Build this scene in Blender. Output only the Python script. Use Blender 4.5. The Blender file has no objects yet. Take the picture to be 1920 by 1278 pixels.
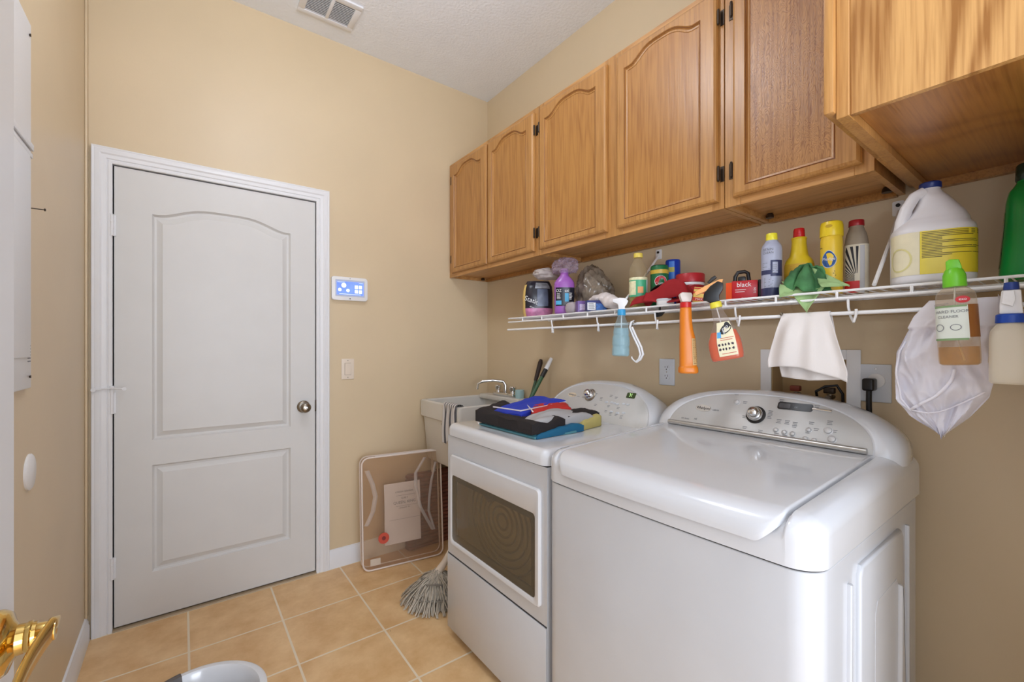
import bpy, bmesh, math, random
from mathutils import Vector, Matrix, noise
random.seed(7)
PI = math.pi
sc = bpy.context.scene
C = sc.collection

# ---------------------------------------------------------------- camera
cam = bpy.data.cameras.new('camera'); co = bpy.data.objects.new('camera', cam); C.objects.link(co)
cam.sensor_width = 36; cam.lens = 823/1920*36; cam.shift_y = 9/1920
cam.clip_start = 0.02
co.location = (0, 0, 1.25)
co.rotation_euler = (PI/2, 0, -math.atan2(0.6, 0.8))
sc.camera = co
# ---------------------------------------------------------------- light
sc.view_settings.view_transform = 'Standard'; sc.view_settings.look = 'None'
sc.view_settings.gamma = 1; sc.view_settings.use_curve_mapping = False
sc.view_settings.exposure = 0.1
w = bpy.data.worlds.new('world'); sc.world = w; w.use_nodes = True
w.node_tree.nodes['Background'].inputs[0].default_value = (0.90, 0.98, 1.12, 1)
w.node_tree.nodes['Background'].inputs[1].default_value = 1.6

def area(name, loc, rot, sx, sy, power, col):
    l = bpy.data.lights.new(name, 'AREA'); l.shape = 'RECTANGLE'; l.size = sx; l.size_y = sy
    l.energy = power; l.color = col
    o = bpy.data.objects.new(name, l); C.objects.link(o); o.location = loc; o.rotation_euler = rot
    return o
def bulb(name, loc, r, power, col):
    l = bpy.data.lights.new(name, 'POINT'); l.shadow_soft_size = r; l.energy = power; l.color = col
    o = bpy.data.objects.new(name, l); C.objects.link(o); o.location = loc; return o
bulb('ceiling_lamp_light', (0.36, 1.25, 2.70), 0.13, 15, (0.91, 0.98, 1.10))
area('hall_fill_light', (-0.02, -2.2, 1.1), (math.radians(86), 0, math.radians(-24)), 1.4, 1.4, 42, (0.92, 0.98, 1.08))  # unseen area light added behind the camera to fill the low parts
area('bounce_fill_light', (0.2, -0.55, 1.7), (math.radians(155), 0, math.radians(-12)), 0.3, 0.3, 9, (0.90, 0.98, 1.12))  # added light aimed upward to brighten the ceiling, no visible source

# ---------------------------------------------------------------- materials
def nt(name):
    m = bpy.data.materials.new(name); m.use_nodes = True
    return m, m.node_tree, m.node_tree.nodes['Principled BSDF']
def s2l(c): return tuple(((x/255+0.055)/1.055)**2.4 if x/255 > 0.04045 else x/255/12.92 for x in c)+(1,)
def mat(name, col, rough=0.5, metal=0.0, var=0.0, vscale=8, bump=0.0, bscale=60, coat=0.0, spec=0.5, emit=0.0, sheen=0.0, srgb=True):
    m, t, p = nt(name)
    c = s2l(col) if srgb else tuple(col)+(1,)
    p.inputs['Base Color'].default_value = c
    p.inputs['Roughness'].default_value = rough; p.inputs['Metallic'].default_value = metal
    p.inputs['Coat Weight'].default_value = coat; p.inputs['Coat Roughness'].default_value = 0.08
    p.inputs['Specular IOR Level'].default_value = spec
    p.inputs['Sheen Weight'].default_value = sheen
    if emit:
        p.inputs['Emission Color'].default_value = c; p.inputs['Emission Strength'].default_value = emit
    tc = t.nodes.new('ShaderNodeTexCoord')
    n = t.nodes.new('ShaderNodeTexNoise'); n.inputs['Scale'].default_value = vscale; n.inputs['Detail'].default_value = 5
    t.links.new(tc.outputs['Object'], n.inputs['Vector'])
    v = max(var, 0.02)
    r = t.nodes.new('ShaderNodeValToRGB')
    r.color_ramp.elements[0].position = 0.3; r.color_ramp.elements[1].position = 0.7
    r.color_ramp.elements[0].color = tuple(max(0, x*(1-v)) for x in c[:3])+(1,)
    r.color_ramp.elements[1].color = tuple(min(1, x*(1+v*0.6)) for x in c[:3])+(1,)
    t.links.new(n.outputs['Fac'], r.inputs['Fac']); t.links.new(r.outputs['Color'], p.inputs['Base Color'])
    if bump:
        n2 = t.nodes.new('ShaderNodeTexNoise'); n2.inputs['Scale'].default_value = bscale; n2.inputs['Detail'].default_value = 4
        b = t.nodes.new('ShaderNodeBump'); b.inputs['Strength'].default_value = bump; b.inputs['Distance'].default_value = 0.004
        t.links.new(tc.outputs['Object'], n2.inputs['Vector']); t.links.new(n2.outputs['Fac'], b.inputs['Height'])
        t.links.new(b.outputs['Normal'], p.inputs['Normal'])
    return m
def wood(name, base, dark, axis='z', rings=9, scale=(5, 5, 0.7), rough=0.34, dist=0.25, mixk=0.55, bump=0.12):
    m, t, p = nt(name); L = t.links.new
    tc = t.nodes.new('ShaderNodeTexCoord'); mp = t.nodes.new('ShaderNodeMapping')
    s = list(scale)
    if axis == 'y': s = [s[0], s[2], s[1]]
    if axis == 'x': s = [s[2], s[1], s[0]]
    mp.inputs['Scale'].default_value = s
    L(tc.outputs['Object'], mp.inputs['Vector'])
    n = t.nodes.new('ShaderNodeTexNoise'); n.inputs['Scale'].default_value = 1; n.inputs['Detail'].default_value = 2; n.inputs['Distortion'].default_value = dist
    L(mp.outputs['Vector'], n.inputs['Vector'])
    mu = t.nodes.new('ShaderNodeMath'); mu.operation = 'MULTIPLY'; mu.inputs[1].default_value = rings*2*PI
    L(n.outputs['Fac'], mu.inputs[0])
    si = t.nodes.new('ShaderNodeMath'); si.operation = 'SINE'; L(mu.outputs[0], si.inputs[0])
    mr = t.nodes.new('ShaderNodeMapRange'); mr.inputs[1].default_value = -1; mr.inputs[2].default_value = 1
    L(si.outputs[0], mr.inputs[0])
    pw = t.nodes.new('ShaderNodeMath'); pw.operation = 'POWER'; pw.inputs[1].default_value = 2.2; L(mr.outputs[0], pw.inputs[0])
    mp2 = t.nodes.new('ShaderNodeMapping')
    s2 = [170, 170, 6]
    if axis == 'y': s2 = [170, 6, 170]
    if axis == 'x': s2 = [6, 170, 170]
    mp2.inputs['Scale'].default_value = s2; L(tc.outputs['Object'], mp2.inputs['Vector'])
    n2 = t.nodes.new('ShaderNodeTexNoise'); n2.inputs['Scale'].default_value = 1; n2.inputs['Detail'].default_value = 3
    L(mp2.outputs['Vector'], n2.inputs['Vector'])
    m1 = t.nodes.new('ShaderNodeMath'); m1.operation = 'MULTIPLY'; m1.inputs[1].default_value = mixk; L(pw.outputs[0], m1.inputs[0])
    m2 = t.nodes.new('ShaderNodeMapRange'); m2.inputs[1].default_value = 0.42; m2.inputs[2].default_value = 0.72; m2.inputs[4].default_value = 0.6
    L(n2.outputs['Fac'], m2.inputs[0])
    ad = t.nodes.new('ShaderNodeMath'); ad.operation = 'ADD'; ad.use_clamp = True; L(m1.outputs[0], ad.inputs[0]); L(m2.outputs[0], ad.inputs[1])
    mx = t.nodes.new('ShaderNodeMix'); mx.data_type = 'RGBA'
    mx.inputs[6].default_value = s2l(base); mx.inputs[7].default_value = s2l(dark)
    L(ad.outputs[0], mx.inputs[0]); L(mx.outputs[2], p.inputs['Base Color'])
    b = t.nodes.new('ShaderNodeBump'); b.inputs['Strength'].default_value = bump; b.inputs['Distance'].default_value = 0.002; b.invert = True
    L(ad.outputs[0], b.inputs['Height']); L(b.outputs['Normal'], p.inputs['Normal'])
    p.inputs['Roughness'].default_value = rough
    p.inputs['Coat Weight'].default_value = 0.15; p.inputs['Coat Roughness'].default_value = 0.35
    return m
def clear(name, col, alpha=0.25, rough=0.08, srgb=True, ior=1.45):
    """thin see-through plastic: transparent body with a glossy skin"""
    m = bpy.data.materials.new(name); m.use_nodes = True; t = m.node_tree; t.nodes.clear(); L = t.links.new
    o = t.nodes.new('ShaderNodeOutputMaterial')
    tr = t.nodes.new('ShaderNodeBsdfTransparent')
    p = t.nodes.new('ShaderNodeBsdfPrincipled'); p.inputs['Base Color'].default_value = s2l(col); p.inputs['Roughness'].default_value = rough
    tc = s2l(col); tr.inputs[0].default_value = tuple(x**0.5 for x in tc[:3])+(1,)
    lw = t.nodes.new('ShaderNodeLayerWeight'); lw.inputs[0].default_value = 0.5
    fr = t.nodes.new('ShaderNodeMath'); fr.operation = 'POWER'; fr.inputs[1].default_value = 4.0; L(lw.outputs['Facing'], fr.inputs[0])
    mr = t.nodes.new('ShaderNodeMapRange'); mr.inputs[3].default_value = alpha; mr.inputs[4].default_value = min(1, alpha+0.6)
    L(fr.outputs[0], mr.inputs[0])
    mx = t.nodes.new('ShaderNodeMixShader'); L(mr.outputs[0], mx.inputs[0]); L(tr.outputs[0], mx.inputs[1]); L(p.outputs[0], mx.inputs[2])
    L(mx.outputs[0], o.inputs[0])
    return m

M = {}
M['wall'] = mat('wall_paint', (214, 194, 161), 0.42, var=0.03, vscale=3, bump=0.05, bscale=140)
M['ceiling'] = mat('ceiling_texture', (240, 244, 250), 0.85, bump=0.75, bscale=75)
M['door'] = mat('white_door_paint', (214, 213, 211), 0.4)
M['trim'] = mat('white_trim_paint', (230, 231, 234), 0.35)
M['jamb'] = mat('white_jamb', (226, 228, 232), 0.35)
M['enamel'] = mat('white_enamel', (219, 221, 225), 0.16, coat=0.7)
M['enamel2'] = mat('white_cabinet_enamel', (204, 206, 210), 0.25, coat=0.3)
M['plastic'] = mat('white_plastic', (235, 235, 236), 0.35)
M['wire'] = mat('white_wire_coating', (240, 240, 240), 0.3)
M['ivory'] = mat('ivory_plastic', (226, 212, 195), 0.4)
M['grey_plate'] = mat('cool_white_plate', (214, 219, 226), 0.35)
M['steel'] = mat('brushed_silver', (196, 194, 190), 0.33, metal=0.75, var=0.04, vscale=40)
M['panel_silver'] = mat('silver_panel', (204, 203, 200), 0.42, metal=0.15, var=0.02)
M['chrome'] = mat('chrome', (225, 225, 225), 0.12, metal=1)
M['nickel'] = mat('satin_nickel', (150, 142, 130), 0.28, metal=1)
M['brass'] = mat('polished_brass', (222, 188, 112), 0.13, metal=1)
M['black'] = mat('black_plastic', (20, 20, 22), 0.35)
M['darkgap'] = mat('dark_gap', (40, 38, 38), 0.6)
M['bronze'] = mat('dark_bronze', (70, 58, 48), 0.4, metal=0.7)
M['ink'] = mat('printed_ink', (122, 124, 130), 0.6)
M['silver_button'] = mat('silver_button', (214, 214, 214), 0.35, metal=0.25)
M['inkdark'] = mat('dark_ink', (35, 34, 40), 0.6)
M['inkwhite'] = mat('white_ink', (240, 240, 240), 0.6)
M['white_label'] = mat('white_paper_label', (232, 233, 235), 0.5)
M['screen'] = mat('lit_screen', (112, 142, 226), 0.3, emit=0.7, var=0.35, vscale=14)
M['screen2'] = mat('lit_icon', (225, 235, 250), 0.3, emit=0.8)
M['green_lcd'] = mat('green_display', (52, 74, 40), 0.2)
M['green_digit'] = mat('lit_digit', (190, 240, 150), 0.3, emit=1.0)
M['sink'] = mat('white_tub_plastic', (222, 219, 212), 0.4)
M['oak'] = wood('oak_veneer', (190, 140, 80), (152, 100, 48), 'z', rings=5, scale=(9, 9, 0.8), mixk=0.25)
M['oak_panel'] = wood('oak_panel_veneer', (184, 132, 70), (148, 94, 42), 'z', rings=9, scale=(9, 9, 0.9), mixk=0.3)
M['oak_fine'] = wood('oak_mottled_panel', (190, 140, 84), (136, 84, 42), 'z', rings=16, scale=(34, 34, 9), mixk=0.6, dist=1.5)
M['oak_y'] = wood('oak_rail', (204, 154, 94), (162, 108, 54), 'y', rings=5, scale=(9, 9, 0.8), mixk=0.35)
M['oak_x'] = wood('oak_crosswise', (186, 132, 70), (140, 88, 40), 'x', rings=5, scale=(9, 9, 0.8), mixk=0.3)
M['oak_side'] = wood('cathedral_grain_oak', (202, 154, 94), (146, 96, 44), 'z', rings=9, scale=(4.2, 4.2, 0.6), mixk=0.7, dist=0.15)
M['oak_under'] = wood('oak_underside', (176, 120, 58), (140, 88, 38), 'x', rings=14, scale=(2.2, 2.2, 1.0), mixk=0.45, dist=0.6, rough=0.3)
M['stain'] = mat('dark_walnut_bead', (128, 78, 38), 0.35)
M['ledger'] = mat('painted_ledger', (184, 158, 120), 0.6, var=0.12, vscale=14)
M['cord'] = mat('black_rubber', (16, 16, 17), 0.5)

def floor_mat():
    m, t, p = nt('ceramic_tile'); L = t.links.new
    tc = t.nodes.new('ShaderNodeTexCoord'); mp = t.nodes.new('ShaderNodeMapping')
    mp.inputs['Location'].default_value = (-0.02+0.345*4, -2.225+0.345*12, 0)
    L(tc.outputs['Object'], mp.inputs['Vector'])
    br = t.nodes.new('ShaderNodeTexBrick'); br.offset = 0; br.squash = 1
    br.inputs['Scale'].default_value = 1; br.inputs['Brick Width'].default_value = 0.345; br.inputs['Row Height'].default_value = 0.345
    br.inputs['Mortar Size'].default_value = 0.0045; br.inputs['Mortar Smooth'].default_value = 0.15
    br.inputs['Color1'].default_value = (0.92, 0.92, 0.92, 1); br.inputs['Color2'].default_value = (1, 1, 1, 1); br.inputs['Mortar'].default_value = (0, 0, 0, 1)
    L(mp.outputs['Vector'], br.inputs['Vector'])
    n = t.nodes.new('ShaderNodeTexNoise'); n.inputs['Scale'].default_value = 7; n.inputs['Detail'].default_value = 8; n.inputs['Roughness'].default_value = 0.65
    L(tc.outputs['Object'], n.inputs['Vector'])
    r = t.nodes.new('ShaderNodeValToRGB'); r.color_ramp.elements[0].position = 0.32; r.color_ramp.elements[1].position = 0.68
    r.color_ramp.elements[0].color = s2l((214, 170, 116)); r.color_ramp.elements[1].color = s2l((238, 202, 152))
    L(n.outputs['Fac'], r.inputs['Fac'])
    mx = t.nodes.new('ShaderNodeMix'); mx.data_type = 'RGBA'; L(br.outputs['Fac'], mx.inputs[0]); L(r.outputs['Color'], mx.inputs[6]); mx.inputs[7].default_value = s2l((236, 220, 194))
    mu = t.nodes.new('ShaderNodeMix'); mu.data_type = 'RGBA'; mu.blend_type = 'MULTIPLY'; mu.inputs[0].default_value = 0.0
    L(mx.outputs[2], mu.inputs[6]); L(br.outputs['Color'], mu.inputs[7])
    v = t.nodes.new('ShaderNodeTexVoronoi'); v.inputs['Scale'].default_value = 9; L(tc.outputs['Object'], v.inputs['Vector'])
    cmp_ = t.nodes.new('ShaderNodeMath'); cmp_.operation = 'LESS_THAN'; cmp_.inputs[1].default_value = 0.022; L(v.outputs['Distance'], cmp_.inputs[0])
    sp = t.nodes.new('ShaderNodeMix'); sp.data_type = 'RGBA'; L(cmp_.outputs[0], sp.inputs[0]); L(mu.outputs[2], sp.inputs[6]); sp.inputs[7].default_value = s2l((96, 72, 52))
    L(sp.outputs[2], p.inputs['Base Color'])
    inv = t.nodes.new('ShaderNodeMath'); inv.operation = 'SUBTRACT'; inv.inputs[0].default_value = 1; L(br.outputs['Fac'], inv.inputs[1])
    b = t.nodes.new('ShaderNodeBump'); b.inputs['Strength'].default_value = 0.4; b.inputs['Distance'].default_value = 0.003
    L(inv.outputs[0], b.inputs['Height']); L(b.outputs['Normal'], p.inputs['Normal'])
    p.inputs['Roughness'].default_value = 0.38
    return m
M['tile'] = floor_mat()

# ---------------------------------------------------------------- mesh helpers
def mk(name, verts, faces, m, smooth=40):
    me = bpy.data.meshes.new(name); me.from_pydata(verts, [], faces); me.update()
    return fin(name, me, m, smooth)
def fin(name, me, m, smooth=40):
    ms = m if isinstance(m, (list, tuple)) else [m]
    for x in ms: me.materials.append(x)
    if smooth:
        for p in me.polygons: p.use_smooth = True
        me.set_sharp_from_angle(angle=math.radians(smooth))
    o = bpy.data.objects.new(name, me); C.objects.link(o)
    return o
ROOT = {}
def place(o, parent, world):
    """put o under parent; world=True means the mesh was drawn in room coordinates"""
    if parent is None: return o
    o.parent = parent
    if world:
        r = parent
        while r.parent: r = r.parent
        off = Vector(ROOT[r.name])
        o.data.transform(Matrix.Translation(-off))
    return o
def part(name, bm, m, parent=None, world=False, smooth=40, label=None):
    me = bpy.data.meshes.new(name)
    bmesh.ops.recalc_face_normals(bm, faces=bm.faces)
    bm.to_mesh(me); bm.free()
    o = fin(name, me, m, smooth)
    if label: o['label'] = label
    return place(o, parent, world)
def thing(name, label, cat, loc=(0, 0, 0), rot=(0, 0, 0), group=None):
    o = bpy.data.objects.new(name, None); C.objects.link(o); o.empty_display_size = 0.05
    o.location = loc; o.rotation_euler = rot
    o['label'] = label; o['category'] = cat
    if group: o['group'] = group
    ROOT[o.name] = tuple(loc)
    return o
def tag(o, label, cat, group=None):
    o['label'] = label; o['category'] = cat
    if group: o['group'] = group
    ROOT[o.name] = (0, 0, 0)
    return o
def struct(o):
    o['kind'] = 'structure'; ROOT[o.name] = tuple(o.location); return o
def B(): return bmesh.new()
def merge(bm, t):
    me = bpy.data.meshes.new('tmp'); t.to_mesh(me); t.free(); bm.from_mesh(me); bpy.data.meshes.remove(me)
def box(bm, x0, x1, y0, y1, z0, z1, r=0, seg=2, mi=0):
    t = bmesh.new(); bmesh.ops.create_cube(t, size=1)
    for v in t.verts: v.co = Vector((x0+(x1-x0)*(v.co.x+.5), y0+(y1-y0)*(v.co.y+.5), z0+(z1-z0)*(v.co.z+.5)))
    if r: bmesh.ops.bevel(t, geom=t.edges[:], offset=r, segments=seg, profile=.5, affect='EDGES')
    for f in t.faces: f.material_index = mi
    merge(bm, t); return bm
def rbox(bm, x0, x1, y0, y1, z0, z1, rv, rt, seg=6, fn=None):
    """box with rounded upright edges (rv) and rounded top edges (rt)"""
    t = bmesh.new(); bmesh.ops.create_cube(t, size=1)
    for v in t.verts: v.co = Vector((x0+(x1-x0)*(v.co.x+.5), y0+(y1-y0)*(v.co.y+.5), z0+(z1-z0)*(v.co.z+.5)))
    if rv:
        e = [e for e in t.edges if abs(e.verts[0].co.z-e.verts[1].co.z) > 1e-4]
        bmesh.ops.bevel(t, geom=e, offset=rv, segments=seg, profile=.5, affect='EDGES')
    if rt:
        e = [e for e in t.edges if all(abs(v.co.z-z1) < 1e-5 for v in e.verts)]
        bmesh.ops.bevel(t, geom=e, offset=rt, segments=seg, profile=.5, affect='EDGES')
    if fn:
        for v in t.verts: v.co = Vector(fn(v.co))
    merge(bm, t); return bm
def tube(bm, pts, r, n=8, cap=True, closed=False):
    pts = [Vector(p) for p in pts]; N = len(pts); rings = []
    up = Vector((0, 0, 1)); prev = None
    for i, p in enumerate(pts):
        if closed: d = (pts[(i+1) % N]-pts[i-1])
        else: d = pts[min(i+1, N-1)]-pts[max(i-1, 0)]
        d.normalize()
        a = prev if prev is not None else (up if abs(d.z) < .9 else Vector((1, 0, 0)))
        a = (a-d*a.dot(d)); a.normalize(); prev = a
        b = d.cross(a); rr = r[i] if isinstance(r, (list, tuple)) else r
        rings.append([bm.verts.new(p+(a*math.cos(2*PI*k/n)+b*math.sin(2*PI*k/n))*rr) for k in range(n)])
    for i in range(N if closed else N-1):
        A, Bq = rings[i], rings[(i+1) % N]
        for k in range(n): bm.faces.new((A[k], A[(k+1) % n], Bq[(k+1) % n], Bq[k]))
    if cap and not closed: bm.faces.new(rings[0][::-1]); bm.faces.new(rings[-1])
    return bm
def lathe(bm, prof, n=28, c=(0, 0, 0), axis='z', cap=True):
    rings = []
    for r, z in prof:
        ring = []
        for k in range(n):
            a = 2*PI*k/n; u, v = r*math.cos(a), r*math.sin(a)
            q = (u, v, z) if axis == 'z' else ((z, u, v) if axis == 'x' else (u, z, v))
            ring.append(bm.verts.new((c[0]+q[0], c[1]+q[1], c[2]+q[2])))
        rings.append(ring)
    for i in range(len(rings)-1):
        A, Bq = rings[i], rings[i+1]
        for k in range(n): bm.faces.new((A[k], A[(k+1) % n], Bq[(k+1) % n], Bq[k]))
    if cap:
        bm.faces.new(rings[0][::-1]); bm.faces.new(rings[-1])
    return bm
def mp3(plane, p, q, d):
    return (d, p, q) if plane == 'yz' else ((p, d, q) if plane == 'xz' else (p, q, d))
def prism(bm, pts, plane, a, b, bev=0, seg=2, inset_only_b=True):
    t = bmesh.new()
    A = [t.verts.new(mp3(plane, p, q, a)) for p, q in pts]; Bq = [t.verts.new(mp3(plane, p, q, b)) for p, q in pts]
    n = len(pts)
    for k in range(n): t.faces.new((A[k], A[(k+1) % n], Bq[(k+1) % n], Bq[k]))
    t.faces.new(A[::-1]); f = t.faces.new(Bq)
    if bev: bmesh.ops.bevel(t, geom=list(f.edges), offset=bev, segments=seg, profile=.5, affect='EDGES')
    merge(bm, t); return bm
def rrect(p0, p1, q0, q1, r, n=5):
    out = []
    for cx, cy, a0 in ((p1-r, q1-r, 0), (p0+r, q1-r, 90), (p0+r, q0+r, 180), (p1-r, q0+r, 270)):
        for k in range(n+1):
            a = math.radians(a0+90*k/n); out.append((cx+r*math.cos(a), cy+r*math.sin(a)))
    return out
def disc(cx, cy, rx, ry=None, n=24):
    ry = rx if ry is None else ry
    return [(cx+rx*math.cos(2*PI*k/n), cy+ry*math.sin(2*PI*k/n)) for k in range(n)]
def offset(pts, d):
    n = len(pts); out = []
    area2 = sum(pts[i][0]*pts[(i+1) % n][1]-pts[(i+1) % n][0]*pts[i][1] for i in range(n)); s = 1 if area2 > 0 else -1
    for i in range(n):
        a, b, c = Vector(pts[i-1]), Vector(pts[i]), Vector(pts[(i+1) % n])
        e1 = (b-a).normalized(); e2 = (c-b).normalized()
        n1 = Vector((-e1.y, e1.x))*s; n2 = Vector((-e2.y, e2.x))*s
        m = n1+n2; m = m.normalized() if m.length > 1e-6 else n1
        k = d/max(.35, m.dot(n1)); out.append(tuple(b+m*k))
    return out
def panel_outline(p0, p1, q0, q1, rise=0.0, shoulder=0.1, n=24, power=1.0):
    """rectangle whose top swells into an arch; points run bottom, right, top, left"""
    pts = []; m = 6
    for k in range(m): pts.append((p0+(p1-p0)*k/m, q0))
    for k in range(m): pts.append((p1, q0+(q1-q0)*k/m))
    for k in range(n):
        s = k/n; x = p1+(p0-p1)*s
        e = min(s, 1-s)
        h = 0 if e < shoulder else math.sin((e-shoulder)/(0.5-shoulder)*PI/2)**power
        h = h*h*(3-2*h) if power == 1.0 else h
        pts.append((x, q1+rise*h))
    for k in range(m): pts.append((p0, q1+(q0-q1)*k/m))
    return pts
def inset_outline(par, d, rise=0.0, shoulder=.1):
    p0, p1, q0, q1 = par
    return panel_outline(p0+d, p1-d, q0+d, q1-d, rise=rise, shoulder=shoulder)
def outer_match(pts, p0, p1, q0, q1, n=24):
    m = 6; out = []
    for k in range(m): out.append((p0+(p1-p0)*k/m, q0))
    for k in range(m): out.append((p1, q0+(q1-q0)*k/m))
    for k in range(n): out.append((p1+(p0-p1)*k/n, q1))
    for k in range(m): out.append((p0, q1+(q0-q1)*k/m))
    return out
def rings_mesh(bm, rings, fill_last=True, fill_first=False):
    R = [[bm.verts.new(v) for v in r] for r in rings]; n = len(R[0])
    for i in range(len(R)-1):
        for k in range(n): bm.faces.new((R[i][k], R[i][(k+1) % n], R[i+1][(k+1) % n], R[i+1][k]))
    if fill_last: bm.faces.new(R[-1])
    if fill_first: bm.faces.new(R[0][::-1])
    return bm
def grid(bm, nu, nv, f):
    V = [[bm.verts.new(f(i/nu, j/nv)) for i in range(nu+1)] for j in range(nv+1)]
    for j in range(nv):
        for i in range(nu): bm.faces.new((V[j][i], V[j][i+1], V[j+1][i+1], V[j+1][i]))
    return bm
def solid(o, t, off=0, sub=0):
    if sub:
        s = o.modifiers.new('sub', 'SUBSURF'); s.levels = sub; s.render_levels = sub
    s = o.modifiers.new('solid', 'SOLIDIFY'); s.thickness = t; s.offset = off
    return o
def nz(x, y, z, s=1.0): return noise.noise(Vector((x*s, y*s, z*s)))
_tc = {}
def text_verts(s, size, bold=False):
    key = s
    if key not in _tc:
        cu = bpy.data.curves.new('t', 'FONT'); cu.body = s; cu.align_x = 'CENTER'; cu.align_y = 'CENTER'; cu.resolution_u = 3
        o = bpy.data.objects.new('t', cu); C.objects.link(o)
        me = bpy.data.meshes.new_from_object(o)
        _tc[key] = ([tuple(v.co) for v in me.vertices], [tuple(p.vertices) for p in me.polygons])
        bpy.data.objects.remove(o); bpy.data.curves.remove(cu); bpy.data.meshes.remove(me)
    V, F = _tc[key]
    return [(x*size, y*size) for x, y, z in V], F
def text(bm, s, size, f, sx=1.0):
    """add flat lettering; f maps (right, up) on the text plane to a 3D point"""
    V, F = text_verts(s, size)
    vs = [bm.verts.new(f(x*sx, y)) for x, y in V]
    for q in F:
        try: bm.faces.new([vs[i] for i in q])
        except ValueError: pass
    return bm
def bars(bm, rows, f, h=0.0012, seg=1):
    """thin printed lines too small to read: rows of (x0, x1, y)"""
    for x0, x1, y in rows:
        n = max(1, seg)
        for k in range(n):
            a = x0+(x1-x0)*k/n; b = x0+(x1-x0)*(k+1)/n
            vs = [bm.verts.new(f(*p)) for p in ((a, y-h/2), (b, y-h/2), (b, y+h/2), (a, y+h/2))]
            bm.faces.new(vs)
    return bm

class Bottle:
    """a body made of stacked rounded sections (z, rx, ry, n[, dx, dy]); angle 0 is the local -Y front"""
    def __init__(s, secs): s.s = [tuple(q)+(0,)*(6-len(q)) for q in secs]
    def at(s, z):
        S = s.s
        if z <= S[0][0]: return S[0][1:]
        for a, b in zip(S, S[1:]):
            if z <= b[0]:
                k = (z-a[0])/max(1e-9, b[0]-a[0]); return tuple(a[i]+(b[i]-a[i])*k for i in range(1, 6))
        return S[-1][1:]
    def pt(s, th, z, off=0.0):
        rx, ry, n, dx, dy = s.at(z); rx += off; ry += off
        c, q = math.sin(th), -math.cos(th)
        k = (abs(c/ rx)**n+abs(q/ry)**n)**(-1/n) if rx > 1e-6 and ry > 1e-6 else 0
        return (c*k+dx, q*k+dy, z)
    def body(s, bm, n=40, off=0.0, z0=None, z1=None):
        zs = [q[0] for q in s.s]
        if z0 is not None: zs = [z0]+[z for z in zs if z0 < z]
        if z1 is not None: zs = [z for z in zs if z < z1]+[z1]
        rings_mesh(bm, [[s.pt(2*PI*k/n, z, off) for k in range(n)] for z in zs], True, True); return bm
    def patch(s, bm, a0, a1, z0, z1, off=0.0006, nu=16, nv=8):
        return grid(bm, nu, nv, lambda u, v: s.pt(a0+(a1-a0)*u, z0+(z1-z0)*v, off))
    def f(s, a=0.0, z=0.0, off=0.0010, tilt=0.0):
        r = s.at(z)[0]
        def g(x, y):
            return s.pt(a+(x*math.cos(tilt)-y*math.sin(tilt))/max(.01, r), z+x*math.sin(tilt)+y*math.cos(tilt), off)
        return g
def smooth_secs(secs, k=3):
    """refine sections with a catmull curve so that shoulders are round"""
    out = []; N = len(secs); secs = [tuple(q)+(0,)*(6-len(q)) for q in secs]
    for i in range(N-1):
        p0, p1, p2, p3 = secs[max(0, i-1)], secs[i], secs[i+1], secs[min(N-1, i+2)]
        for j in range(k):
            t = j/k; q = []
            for c in range(6):
                if c == 0: q.append(p1[0]+(p2[0]-p1[0])*t); continue
                m1 = (p2[c]-p0[c])*.5; m2 = (p3[c]-p1[c])*.5
                if c in (1, 2) and abs(p2[c]-p1[c]) < 1e-6: m1 = m2 = 0
                q.append((2*t**3-3*t*t+1)*p1[c]+(t**3-2*t*t+t)*m1+(-2*t**3+3*t*t)*p2[c]+(t**3-t*t)*m2)
            out.append(tuple(q))
    out.append(secs[-1]); return out
def facing(x, y, extra=0.0): return math.atan2(-y, -x)+PI/2+math.radians(extra)

# ================================================================ THE ROOM
XR, XL, YB, YN, ZC = 1.722, -0.33, 2.585, -0.02, 2.97
bm = B(); box(bm, XL-.1, XR+.1, -1.6, YB+.1, -.05, 0); struct(part('floor', bm, M['tile'], smooth=0))
bm = B(); box(bm, XL-.1, XR+.1, YN-.12, YB+.1, ZC, ZC+.05); struct(part('ceiling', bm, M['ceiling'], smooth=0))
# back wall with the doorway left open for the door leaf
bm = B()
box(bm, XL-.1, -0.255, YB, YB+.1, 0, ZC); box(bm, 0.597, XR+.1, YB, YB+.1, 0, ZC); box(bm, -0.255, 0.597, YB, YB+.1, 2.055, ZC)
struct(part('wall_back', bm, M['wall'], smooth=0))
# right wall with the niche of the washing machine box
NY0, NY1, NZ0, NZ1 = 0.487, 0.714, 0.98, 1.205
bm = B()
box(bm, XR, XR+.1, YN-.12, NY0, 0, ZC); box(bm, XR, XR+.1, NY1, YB, 0, ZC)
box(bm, XR, XR+.1, NY0, NY1, 0, NZ0); box(bm, XR, XR+.1, NY0, NY1, NZ1, ZC)
struct(part('wall_right', bm, M['wall'], smooth=0))
bm = B(); box(bm, XL-.1, XL, YN-.12, YB, 0, ZC); struct(part('wall_left', bm, M['wall'], smooth=0))
bm = B(); box(bm, XL, -0.2, YN-.12, YN, 0, ZC); box(bm, -0.2, 1.10, YN-.12, YN, 2.62, ZC); box(bm, 1.10, XR, YN-.12, YN, 0, ZC)
struct(part('wall_near', bm, M['wall'], smooth=0))  # unseen near wall, its opening widened to let fill light in
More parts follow.
